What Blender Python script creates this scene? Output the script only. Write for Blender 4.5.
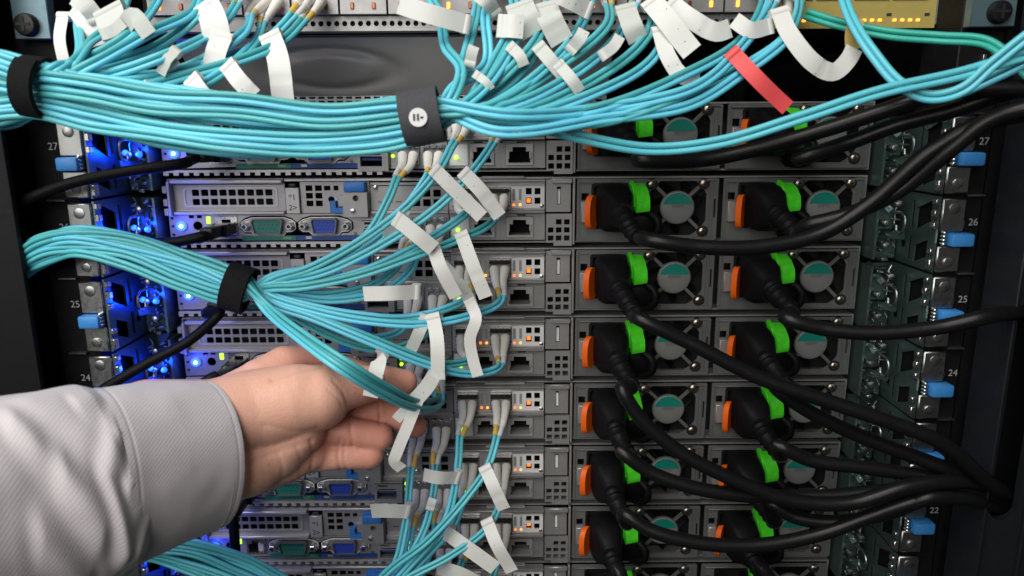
import bpy, bmesh, math, random
from mathutils import Vector, Matrix, noise
from mathutils.geometry import tessellate_polygon
random.seed(7)
PI = math.pi
for o in list(bpy.data.objects): bpy.data.objects.remove(o)
SC = bpy.context.scene
COL = SC.collection
MM = 0.001

# ------------------------------------------------------------------ camera
F, TH, Z0, ROLL = 720.0, math.radians(12.63), 456.6, math.radians(0.32)
FW = Vector((0, math.cos(TH), -math.sin(TH)))
CAM = -Z0 * FW
R0 = Vector((1, 0, 0)); U0 = R0.cross(FW)
RV = math.cos(ROLL) * R0 - math.sin(ROLL) * U0
UV_ = math.sin(ROLL) * R0 + math.cos(ROLL) * U0
def P(px, py, Y=0.0):
    """a measured picture point, placed at its real depth Y (mm)"""
    d = FW + RV * ((px - 512) / F) - UV_ * ((py - 288) / F)
    return CAM + d * ((Y - CAM.y) / d.y)
cd = bpy.data.cameras.new('camera'); cam = bpy.data.objects.new('camera', cd); COL.objects.link(cam)
cd.sensor_width = 36; cd.lens = F / 1024 * 36; cd.clip_start = 0.02; cd.clip_end = 50
m3 = Matrix((RV, UV_, -FW)).transposed()
cam.matrix_world = Matrix.Translation(CAM * MM) @ m3.to_4x4()
cd.dof.use_dof = True; cd.dof.focus_distance = 0.436; cd.dof.aperture_fstop = 9.0
SC.camera = cam

# ------------------------------------------------------------------ light
wd = bpy.data.worlds.new('World'); SC.world = wd; wd.use_nodes = True
wd.node_tree.nodes['Background'].inputs[0].default_value = (1.0, 0.97, 0.92, 1)
wd.node_tree.nodes['Background'].inputs[1].default_value = 0.035
def area(name, loc, target, size, power, color):
    l = bpy.data.lights.new(name, 'AREA'); l.shape = 'RECTANGLE'; l.size, l.size_y = size; l.energy = power; l.color = color
    o = bpy.data.objects.new(name, l); COL.objects.link(o); o.location = loc
    o.rotation_euler = (Vector(target) - Vector(loc)).to_track_quat('-Z', 'Y').to_euler(); return o
area('aisle_ceiling_light', (-0.50, -0.70, 1.05), (-0.12, 0, 0.0), (1.1, 0.35), 15.0, (1.0, 0.98, 0.95))
area('aisle_side_light', (-0.50, -1.00, 0.45), (-0.12, 0, 0), (1.1, 0.7), 13.0, (1.0, 0.97, 0.93))
SC.view_settings.view_transform = 'Standard'; SC.view_settings.look = 'None'
SC.view_settings.exposure = -0.28; SC.view_settings.gamma = 1.0

# ------------------------------------------------------------------ materials
MATS = {}
def mat(name, col, rough=0.5, metal=0.0, var=0.12, nscale=60, bump=0.0, bscale=900, rvar=0.12, spec=0.5,
        emit=None, estr=0.0, sss=0.0, trans=0.0, objvar=0.0, stretch=None, coat=0.0, alpha=1.0):
    m = bpy.data.materials.new(name); m.use_nodes = True
    nt = m.node_tree; n = nt.nodes; L = nt.links; b = n['Principled BSDF']
    b.inputs['Metallic'].default_value = metal
    b.inputs['Specular IOR Level'].default_value = spec
    tc = n.new('ShaderNodeTexCoord'); mp = n.new('ShaderNodeMapping')
    L.new(tc.outputs['Object'], mp.inputs[0])
    if stretch: mp.inputs['Scale'].default_value = stretch
    nz = n.new('ShaderNodeTexNoise'); nz.inputs['Scale'].default_value = nscale; nz.inputs['Detail'].default_value = 6
    L.new(mp.outputs[0], nz.inputs['Vector'])
    mix = n.new('ShaderNodeMix'); mix.data_type = 'RGBA'
    lo = tuple(max(0, c * (1 - var)) for c in col); hi = tuple(min(1, c * (1 + var)) for c in col)
    mix.inputs[6].default_value = (*lo, 1); mix.inputs[7].default_value = (*hi, 1)
    L.new(nz.outputs[0], mix.inputs[0])
    out = mix.outputs[2]
    if objvar:
        oi = n.new('ShaderNodeObjectInfo'); hs = n.new('ShaderNodeHueSaturation')
        mr = n.new('ShaderNodeMapRange'); mr.inputs[3].default_value = 1 - objvar; mr.inputs[4].default_value = 1 + objvar
        mh = n.new('ShaderNodeMapRange'); mh.inputs[3].default_value = 0.5 - objvar * 0.09; mh.inputs[4].default_value = 0.5 + objvar * 0.05
        L.new(oi.outputs['Random'], mr.inputs[0]); L.new(mr.outputs[0], hs.inputs['Value'])
        L.new(oi.outputs['Random'], mh.inputs[0]); L.new(mh.outputs[0], hs.inputs['Hue'])
        L.new(out, hs.inputs['Color']); out = hs.outputs[0]
    L.new(out, b.inputs['Base Color'])
    rr = n.new('ShaderNodeMapRange'); rr.inputs[3].default_value = max(0.02, rough - rvar); rr.inputs[4].default_value = min(1, rough + rvar)
    nz2 = n.new('ShaderNodeTexNoise'); nz2.inputs['Scale'].default_value = nscale * 3.1; nz2.inputs['Detail'].default_value = 4
    L.new(mp.outputs[0], nz2.inputs['Vector']); L.new(nz2.outputs[0], rr.inputs[0]); L.new(rr.outputs[0], b.inputs['Roughness'])
    if bump:
        nb = n.new('ShaderNodeTexNoise'); nb.inputs['Scale'].default_value = bscale; nb.inputs['Detail'].default_value = 3
        L.new(mp.outputs[0], nb.inputs['Vector'])
        bp = n.new('ShaderNodeBump'); bp.inputs['Strength'].default_value = bump; bp.inputs['Distance'].default_value = 0.0006
        L.new(nb.outputs[0], bp.inputs['Height']); L.new(bp.outputs[0], b.inputs['Normal'])
    if emit:
        b.inputs['Emission Color'].default_value = (*emit, 1); b.inputs['Emission Strength'].default_value = estr
    if sss:
        b.inputs['Subsurface Weight'].default_value = sss; b.inputs['Subsurface Radius'].default_value = (1, 0.35, 0.2); b.inputs['Subsurface Scale'].default_value = 0.003
    if trans: b.inputs['Transmission Weight'].default_value = trans
    if coat: b.inputs['Coat Weight'].default_value = coat
    MATS[name] = m; return m
mat('galv', (0.37, 0.362, 0.358), 0.42, 0.55, 0.10, 180, 0.05, 1500)
mat('galv_light', (0.50, 0.49, 0.48), 0.38, 0.45, 0.08, 200, 0.04, 1500)
mat('nickel', (0.72, 0.71, 0.70), 0.28, 1.0, 0.06, 300)
mat('psu_grey', (0.15, 0.158, 0.152), 0.45, 0.35, 0.12, 160, 0.06, 1600)
mat('rail_zinc', (0.16, 0.235, 0.22), 0.40, 0.85, 0.15, 90, 0.03, 1500, rvar=0.06)
mat('rail_plate', (0.42, 0.43, 0.42), 0.36, 1.0, 0.10, 150, 0.05, 1200)
mat('cavity', (0.006, 0.006, 0.007), 0.7)
mat('black_plastic', (0.0065, 0.0065, 0.007), 0.42, 0, 0.2, 300, 0.05, 2500, spec=0.3)
mat('black_rubber', (0.0065, 0.0065, 0.007), 0.36, 0, 0.2, 300, 0.04, 2500, spec=0.26)
mat('black_matte', (0.005, 0.005, 0.0055), 0.5, 0, 0.2, 300, 0.06, 2500, spec=0.13)
mat('black_steel', (0.005, 0.005, 0.006), 0.6, 0.0, 0.2, 120, 0.08, 2500, spec=0.2)
mat('grey_steel_dark', (0.010, 0.011, 0.014), 0.5, 0.0, 0.2, 120, 0.08, 2500, spec=0.25)
mat('orange', (0.86, 0.135, 0.008), 0.38, 0, 0.06, 120, 0.03, 2500)
mat('green_clear', (0.09, 0.80, 0.03), 0.14, 0, 0.55, 170, sss=0.3, coat=0.6, emit=(0.05, 0.75, 0.015), estr=0.13)
mat('blue_plastic', (0.03, 0.17, 0.50), 0.40, 0, 0.08, 200, 0.03, 2500)
mat('blue_light', (0.045, 0.25, 0.62), 0.42, 0, 0.08, 200, 0.03, 2500)
mat('vga_blue', (0.02, 0.06, 0.42), 0.45, 0, 0.1)
mat('serial_green', (0.015, 0.16, 0.13), 0.45, 0, 0.1)
mat('pcb_green', (0.01, 0.17, 0.12), 0.5, 0, 0.2, 300)
mat('print_blue', (0.015, 0.055, 0.22), 0.5, 0, 0.1)
mat('hub_grey', (0.19, 0.195, 0.19), 0.5, 0, 0.04, 60)
mat('hub_green', (0.0, 0.20, 0.15), 0.5, 0, 0.05, 60)
mat('aqua', (0.115, 0.53, 0.635), 0.36, 0, 0.05, 80, objvar=0.30, sss=0.08)
mat('teal_jacket', (0.03, 0.40, 0.31), 0.40, 0, 0.06, 80, sss=0.1)
mat('boot_white', (0.80, 0.78, 0.72), 0.45, 0, 0.06, 150, sss=0.2)
mat('collar_yellow', (0.72, 0.48, 0.10), 0.3, 0, 0.1, 200, sss=0.2)
mat('collar_clear', (0.66, 0.68, 0.70), 0.22, 0, 0.08, 200, sss=0.3, coat=0.3)
mat('beige_latch', (0.55, 0.52, 0.45), 0.5, 0, 0.08)
mat('gold', (0.50, 0.40, 0.12), 0.45, 0.25, 0.08, 90)
mat('gold_tape', (0.62, 0.46, 0.14), 0.5, 0, 0.1, 120, 0.1, 800)
mat('red_tape', (0.80, 0.085, 0.09), 0.5, 0, 0.05, 60, 0.1, 400)
mat('green_tape', (0.10, 0.62, 0.05), 0.4, 0, 0.05)
mat('switch_grey', (0.30, 0.295, 0.29), 0.42, 0.5, 0.06, 60, 0.03, 1600)
mat('switch_under', (0.40, 0.40, 0.40), 0.32, 0.5, 0.04, 20, 0.02, 1500, rvar=0.03)
mat('ear_teal', (0.12, 0.19, 0.22), 0.40, 0.5, 0.06)
mat('velcro', (0.012, 0.012, 0.013), 0.95, 0, 0.5, 900, 1.0, 2600, spec=0.15)
mat('strap_grey', (0.075, 0.077, 0.085), 0.8, 0, 0.25, 700, 0.8, 2200, spec=0.2)
mat('print_white', (0.78, 0.78, 0.77), 0.6)
mat('print_grey', (0.30, 0.30, 0.30), 0.6)
mat('print_dark', (0.03, 0.03, 0.035), 0.6)
mat('screw', (0.42, 0.36, 0.29), 0.30, 1.0, 0.1, 300)
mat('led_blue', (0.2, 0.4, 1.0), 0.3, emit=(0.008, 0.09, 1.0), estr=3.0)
mat('led_blue_core', (0.8, 0.9, 1.0), 0.3, emit=(0.42, 0.70, 1.0), estr=16)
mat('led_green', (0.4, 1.0, 0.1), 0.3, emit=(0.38, 1.0, 0.03), estr=2.6)
mat('led_amber', (1.0, 0.5, 0.1), 0.3, emit=(1.0, 0.34, 0.03), estr=2.6)
mat('led_red', (1.0, 0.25, 0.05), 0.3, emit=(1.0, 0.16, 0.02), estr=2.6)
mat('copper_dark', (0.28, 0.10, 0.045), 0.35, 0.9, 0.3, 300)
# printed paper flags: white paper, a few dark specks of print
def paper(name, col):
    m = mat(name, col, 0.62, 0, 0.03, 40, 0.05, 300)
    n = m.node_tree.nodes; L = m.node_tree.links; b = n['Principled BSDF']
    src = b.inputs['Base Color'].links[0].from_socket
    tc = [x for x in n if x.type == 'TEX_COORD'][0]
    vo = n.new('ShaderNodeTexVoronoi'); vo.inputs['Scale'].default_value = 260
    L.new(tc.outputs['Object'], vo.inputs['Vector'])
    cr = n.new('ShaderNodeMath'); cr.operation = 'LESS_THAN'; cr.inputs[1].default_value = 0.085
    L.new(vo.outputs['Distance'], cr.inputs[0])
    sep = n.new('ShaderNodeSeparateColor'); L.new(vo.outputs['Color'], sep.inputs[0])
    gt = n.new('ShaderNodeMath'); gt.operation = 'GREATER_THAN'; gt.inputs[1].default_value = 0.55; L.new(sep.outputs[0], gt.inputs[0])
    mu = n.new('ShaderNodeMath'); mu.operation = 'MULTIPLY'; L.new(cr.outputs[0], mu.inputs[0]); L.new(gt.outputs[0], mu.inputs[1])
    mx = n.new('ShaderNodeMix'); mx.data_type = 'RGBA'; L.new(mu.outputs[0], mx.inputs[0]); L.new(src, mx.inputs[6])
    mx.inputs[7].default_value = (0.12, 0.12, 0.13, 1); L.new(mx.outputs[2], b.inputs['Base Color'])
    b.inputs['Subsurface Weight'].default_value = 0.15; b.inputs['Subsurface Scale'].default_value = 0.001
    return m
paper('paper', (0.74, 0.735, 0.70)); paper('paper_grey', (0.58, 0.60, 0.56))
# shirt cloth: fine twill
def cloth(name, col):
    m = mat(name, col, 0.85, 0, 0.05, 25, spec=0.2)
    n = m.node_tree.nodes; L = m.node_tree.links; b = n['Principled BSDF']
    uv = n.new('ShaderNodeUVMap'); uv.uv_map = 'UVMap'
    mp = n.new('ShaderNodeMapping'); mp.inputs['Rotation'].default_value = (0, 0, math.radians(38)); L.new(uv.outputs[0], mp.inputs[0])
    w = n.new('ShaderNodeTexWave'); w.inputs['Scale'].default_value = 230; w.inputs['Distortion'].default_value = 0.0; w.inputs['Detail'].default_value = 2
    w.inputs['Detail Scale'].default_value = 3
    w.inputs['Detail'].default_value = 0
    L.new(mp.outputs[0], w.inputs['Vector'])
    nz = n.new('ShaderNodeTexNoise'); nz.inputs['Scale'].default_value = 1500; L.new(uv.outputs[0], nz.inputs['Vector'])
    ad = n.new('ShaderNodeMath'); ad.operation = 'ADD'; L.new(w.outputs['Fac'], ad.inputs[0]); L.new(nz.outputs[0], ad.inputs[1])
    bp = n.new('ShaderNodeBump'); bp.inputs['Strength'].default_value = 0.15; bp.inputs['Distance'].default_value = 0.0004
    L.new(ad.outputs[0], bp.inputs['Height']); L.new(bp.outputs[0], b.inputs['Normal'])
    src = b.inputs['Base Color'].links[0].from_socket
    mx = n.new('ShaderNodeMix'); mx.data_type = 'RGBA'; mx.blend_type = 'MULTIPLY'; mx.inputs[0].default_value = 0.07
    L.new(src, mx.inputs[6]); L.new(w.outputs['Color'], mx.inputs[7]); L.new(mx.outputs[2], b.inputs['Base Color'])
    b.inputs['Sheen Weight'].default_value = 0.2
    return m
cloth('shirt', (0.62, 0.575, 0.60)); cloth('stitch', (0.42, 0.40, 0.42))
# skin
def skin():
    m = mat('skin', (0.74, 0.415, 0.31), 0.48, 0, 0.10, 55, 0.0, sss=0.25, spec=0.4)
    n = m.node_tree.nodes; L = m.node_tree.links; b = n['Principled BSDF']
    b.inputs['Subsurface Scale'].default_value = 0.0025
    tc = [x for x in n if x.type == 'TEX_COORD'][0]
    src = b.inputs['Base Color'].links[0].from_socket
    at = n.new('ShaderNodeAttribute'); at.attribute_name = 'pink'
    mx = n.new('ShaderNodeMix'); mx.data_type = 'RGBA'; L.new(at.outputs['Fac'], mx.inputs[0]); L.new(src, mx.inputs[6])
    mx.inputs[7].default_value = (0.63, 0.26, 0.195, 1); L.new(mx.outputs[2], b.inputs['Base Color'])
    v = n.new('ShaderNodeTexVoronoi'); v.inputs['Scale'].default_value = 900; L.new(tc.outputs['Object'], v.inputs['Vector'])
    z = n.new('ShaderNodeTexNoise'); z.inputs['Scale'].default_value = 130; z.inputs['Detail'].default_value = 7; L.new(tc.outputs['Object'], z.inputs['Vector'])
    ad = n.new('ShaderNodeMath'); ad.operation = 'MULTIPLY_ADD'; L.new(z.outputs[0], ad.inputs[0]); ad.inputs[1].default_value = 1.4; L.new(v.outputs['Distance'], ad.inputs[2])
    bp = n.new('ShaderNodeBump'); bp.inputs['Strength'].default_value = 0.16; bp.inputs['Distance'].default_value = 0.0006
    L.new(ad.outputs[0], bp.inputs['Height']); L.new(bp.outputs[0], b.inputs['Normal'])
skin()

# ------------------------------------------------------------------ mesh helpers (all in mm)
class MB:
    def __init__(s): s.v = []; s.f = []; s.uv = None
    def add(s, vs, fs):
        k = len(s.v); s.v += [tuple(v) for v in vs]; s.f += [tuple(i + k for i in f) for f in fs]; return s
    def bm(s, b):
        b.verts.index_update()
        s.add([v.co[:] for v in b.verts], [[v.index for v in f.verts] for f in b.faces]); b.free(); return s
    def box(s, x0, x1, y0, y1, z0, z1, bev=0.0):
        if x0 > x1: x0, x1 = x1, x0
        if bev <= 0:
            return s.add([(x0,y0,z0),(x1,y0,z0),(x1,y1,z0),(x0,y1,z0),(x0,y0,z1),(x1,y0,z1),(x1,y1,z1),(x0,y1,z1)],
                         [(0,3,2,1),(4,5,6,7),(0,1,5,4),(1,2,6,5),(2,3,7,6),(3,0,4,7)])
        b = bmesh.new(); bmesh.ops.create_cube(b, size=1)
        for v in b.verts: v.co = Vector(((x0+x1)/2 + v.co.x*(x1-x0), (y0+y1)/2 + v.co.y*(y1-y0), (z0+z1)/2 + v.co.z*(z1-z0)))
        bmesh.ops.bevel(b, geom=b.edges[:], offset=bev, segments=2 if bev > 0.8 else 1, affect='EDGES', profile=0.5)
        return s.bm(b)
    def prism(s, poly, y0, y1):
        """closed solid from an (x,z) outline between two depths"""
        return s.sheet(poly, [], y0, y1 - y0)
    def sheet(s, outline, holes, y, t, back=True):
        loops = [outline] + list(holes)
        pts = [p for l in loops for p in l]
        tris = tessellate_polygon([[Vector((p[0], p[1], 0)) for p in l] for l in loops])
        n = len(pts)
        vs = [(p[0], y, p[1]) for p in pts] + [(p[0], y + t, p[1]) for p in pts]
        fs = []
        for a, b_, c in tris:
            A, B, D = pts[a], pts[b_], pts[c]
            if (B[0]-A[0])*(D[1]-A[1]) - (B[1]-A[1])*(D[0]-A[0]) < 0: b_, c = c, b_
            fs.append((a, b_, c))
            if back: fs.append((a + n, c + n, b_ + n))
        k = 0
        for li, l in enumerate(loops):
            m = len(l); ar = sum(l[i][0]*l[(i+1) % m][1] - l[(i+1) % m][0]*l[i][1] for i in range(m))
            for i in range(m):
                a, b_ = k + i, k + (i + 1) % m
                fs.append((a, a + n, b_ + n, b_) if (ar > 0) == (li == 0) else (a, b_, b_ + n, a + n))
            k += m
        return s.add(vs, fs)
    def lathe_y(s, cx, cz, prof, seg=20):
        """prof: (y, r) from the front to the back, about an axis along y"""
        vs = []; fs = []
        for (y, r) in prof:
            for i in range(seg):
                a = 2*PI*i/seg; vs.append((cx + r*math.cos(a), y, cz + r*math.sin(a)))
        for j in range(len(prof)-1):
            for i in range(seg):
                a = j*seg+i; b_ = j*seg+(i+1) % seg; fs.append((a, a+seg, b_+seg, b_))
        fs.append(tuple(range(seg))); fs.append(tuple(reversed(range((len(prof)-1)*seg, len(prof)*seg))))
        return s.add(vs, fs)
    def tube(s, pts, rad, seg=10, flat=1.0, cap=True):
        n = len(pts); rr = rad if isinstance(rad, (list, tuple)) else [rad]*n
        pts = [Vector(p) for p in pts]
        T = [(pts[min(i+1, n-1)] - pts[max(i-1, 0)]).normalized() for i in range(n)]
        N = T[0].orthogonal().normalized(); vs = []; fs = []
        if abs(T[0].y) < 0.95: N = (Vector((0,1,0)) - T[0]*T[0].y).normalized()
        for i in range(n):
            N = (N - T[i]*N.dot(T[i])).normalized(); B = T[i].cross(N)
            for k in range(seg):
                a = 2*PI*k/seg; vs.append(tuple(pts[i] + rr[i]*(N*math.cos(a)*flat + B*math.sin(a))))
        for i in range(n-1):
            for k in range(seg):
                a = i*seg+k; b_ = i*seg+(k+1) % seg; fs.append((a, b_, b_+seg, a+seg))
        if cap: fs.append(tuple(reversed(range(seg)))); fs.append(tuple(range((n-1)*seg, n*seg)))
        return s.add(vs, fs)
    def strip(s, pts, w, t=0.22, wdir=None):
        """a paper or tape strip: centre points, width, real thickness"""
        n = len(pts); pts = [Vector(p) for p in pts]; vs = []; fs = []
        for i in range(n):
            T = (pts[min(i+1, n-1)] - pts[max(i-1, 0)]).normalized()
            W = (Vector(wdir) - T*T.dot(Vector(wdir))).normalized() if wdir is not None else T.cross(Vector((0, 1, 0))).normalized()
            Nn = T.cross(W).normalized()
            for a, c in ((-.5, -.5), (.5, -.5), (.5, .5), (-.5, .5)): vs.append(tuple(pts[i] + W*w*a + Nn*t*c))
        for i in range(n-1):
            for k in range(4):
                a = 4*i+k; b_ = 4*i+(k+1) % 4; fs.append((a, b_, b_+4, a+4))
        fs.append((3, 2, 1, 0)); fs.append(tuple(4*(n-1)+k for k in range(4)))
        return s.add(vs, fs)
    def mesh(s, name, m, smooth=True, ang=38):
        me = bpy.data.meshes.new(name); me.from_pydata([(v[0]*MM, v[1]*MM, v[2]*MM) for v in s.v], [], s.f)
        b = bmesh.new(); b.from_mesh(me); bmesh.ops.recalc_face_normals(b, faces=b.faces[:]); b.to_mesh(me); b.free()
        me.materials.append(MATS[m])
        if smooth: me.shade_smooth(); me.set_sharp_from_angle(angle=math.radians(ang))
        me.update(); return me
    def build(s, name, m, parent=None, loc=None, **k):
        o = bpy.data.objects.new(name, s.mesh(name, m, **k)); COL.objects.link(o); o.parent = parent
        if loc is not None: o.location = Vector(loc)*MM
        return o
def circ(cx, cz, r, n=16, a0=0.0): return [(cx + r*math.cos(a0+2*PI*i/n), cz + r*math.sin(a0+2*PI*i/n)) for i in range(n)]
def rect(x0, x1, z0, z1): return [(x0, z0), (x1, z0), (x1, z1), (x0, z1)]
def rrect(x0, x1, z0, z1, r, n=4):
    out = []
    for cx, cz, a in ((x1-r, z0+r, -PI/2), (x1-r, z1-r, 0), (x0+r, z1-r, PI/2), (x0+r, z0+r, PI)):
        for i in range(n+1): out.append((cx + r*math.cos(a + PI/2*i/n), cz + r*math.sin(a + PI/2*i/n)))
    return out
def crect(cx, cz, w, h): return rect(cx-w/2, cx+w/2, cz-h/2, cz+h/2)
def dshape(cx, cz, w, h, c=0.18): return [(cx-w/2*(1-c), cz-h/2), (cx+w/2*(1-c), cz-h/2), (cx+w/2, cz+h/2*0.7), (cx+w/2-h*.12, cz+h/2), (cx-w/2+h*.12, cz+h/2), (cx-w/2, cz+h/2*0.7)]
def spline(pts, step=2.0, alpha=0.5):
    """centripetal Catmull-Rom through the points, resampled to even steps"""
    p = [Vector(q) for q in pts]
    p = [p[0]*2 - p[1]] + p + [p[-1]*2 - p[-2]]
    dense = []
    for i in range(1, len(p)-2):
        p0, p1, p2, p3 = p[i-1:i+3]
        t0 = 0.0; t1 = t0 + max(1e-6, (p1-p0).length**alpha); t2 = t1 + max(1e-6, (p2-p1).length**alpha); t3 = t2 + max(1e-6, (p3-p2).length**alpha)
        N = max(4, int((p2-p1).length/1.2))
        for k in range(N):
            t = t1 + (t2-t1)*k/N
            A1 = p0*((t1-t)/(t1-t0)) + p1*((t-t0)/(t1-t0)); A2 = p1*((t2-t)/(t2-t1)) + p2*((t-t1)/(t2-t1)); A3 = p2*((t3-t)/(t3-t2)) + p3*((t-t2)/(t3-t2))
            B1 = A1*((t2-t)/(t2-t0)) + A2*((t-t0)/(t2-t0)); B2 = A2*((t3-t)/(t3-t1)) + A3*((t-t1)/(t3-t1))
            dense.append(B1*((t2-t)/(t2-t1)) + B2*((t-t1)/(t2-t1)))
    dense.append(p[-2])
    out = [dense[0]]; acc = 0.0
    for a, b_ in zip(dense, dense[1:]):
        d = (b_-a).length
        while acc + d >= step and d > 1e-9:
            f = (step-acc)/d; a = a.lerp(b_, f); out.append(a.copy()); d = (b_-a).length; acc = 0.0
        acc += d
    if (out[-1]-dense[-1]).length > step*0.3: out.append(dense[-1])
    return out
def thing(name, label, cat, loc=(0, 0, 0), group=None):
    o = bpy.data.objects.new(name, None); COL.objects.link(o); o.location = Vector(loc)*MM; o.empty_display_size = 0.01
    o['label'] = label; o['category'] = cat
    if group: o['group'] = group
    return o
def tag(o, label, cat, group=None):
    o['label'] = label; o['category'] = cat
    if group: o['group'] = group
    return o
def copy_tree(o, parent=None):
    c = o.copy(); COL.objects.link(c); c.parent = parent
    for ch in list(o.children): copy_tree(ch, c)
    return c
def text(name, s, size, loc, m, parent=None, ext=0.05, align='CENTER'):
    cu = bpy.data.curves.new(name, 'FONT'); cu.body = s; cu.size = size*MM; cu.extrude = ext*MM; cu.align_x = align; cu.align_y = 'CENTER'
    t = bpy.data.objects.new(name, cu); COL.objects.link(t); bpy.context.view_layer.update()
    me = bpy.data.meshes.new_from_object(t.evaluated_get(bpy.context.evaluated_depsgraph_get()))
    bpy.data.objects.remove(t); me.materials.clear(); me.materials.append(MATS[m])
    me.transform(Matrix.Rotation(PI/2, 4, 'X'))
    o = bpy.data.objects.new(name, me); COL.objects.link(o); o.parent = parent; o.location = Vector(loc)*MM
    return o

# ------------------------------------------------------------------ rack cabinet
PY = -43.0            # depth of the mounting post face; the servers' rear faces lie at 0
ULINE = 61.0; UP = 44.5
rack = thing('rack_cabinet', 'black steel rack cabinet framing the stack of servers', 'rack', (0, 0, -330))
def rp(mb, name, m, **k):
    o = mb.build(name, m, rack, **k); o.location.z = 0.330; return o
for s in (-1, 1):
    xo = -4 if s < 0 else 3
    rp(MB().box(s*238+xo, s*262+xo, PY+3, PY+40, -330, 260, 0.6), 'post', 'black_steel')
    rp(MB().box(s*264+xo, s*330+xo, PY+6, PY+9, -330, 260), 'filler_panel', 'black_steel')
    rp(MB().box(s*330+xo, s*333+xo, -70, 620, -330, 260), 'side_panel', 'black_steel')
rp(MB().box(-333, 333, 620, 623, -330, 260), 'front_door', 'black_steel')
rp(MB().box(-333, 333, -70, 620, -334, -330), 'base_plate', 'black_steel')
# right door frame: deep profile with cable openings
xr = 267
def pz(px, py, Y): return P(px, py, Y).z
fr = MB()
fr.sheet(rect(xr, 330, -330, 260), [rrect(xr+6, xr+34, pz(1010, 262, -74), pz(1010, 150, -74), 9), rrect(xr+3.5, xr+20, pz(1000, 520, -74), pz(1000, 300, -74), 7)], -74, 5)
rp(fr, 'frame_panel', 'grey_steel_dark')
rp(MB().box(xr-1.6, xr-0.1, -78, -50, -330, 260, 0.5), 'frame_edge', 'grey_steel_dark')
rp(MB().box(xr+22.5, xr+24.5, -77, -74.1, -330, 260, 0.8), 'frame_rib', 'grey_steel_dark')
rp(MB().box(-330, -262, -67, -63, -330, 260, 1.0), 'frame_panel', 'black_steel')
for u in range(22, 30):
    zl = ULINE - (26-u)*UP
    for s in (-1, 1):
        z = zl - 15
        n_ = text('unit_number', str(u), 5.6, (259 if s > 0 else -251, PY-0.6, z+330), 'print_grey', rack)
        if s > 0: rp(MB().box(252.5, 254.3, PY-0.6, PY+2.9, z-3.4, z+1.2, 0.2), 'unit_mark', 'rail_plate')
        w0, w1 = (254, 264) if s > 0 else (-259, -249)
        rp(MB().box(w0, w1, PY-0.4, PY+2.9, zl-0.4, zl+0.4), 'unit_line', 'rail_plate')

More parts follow.
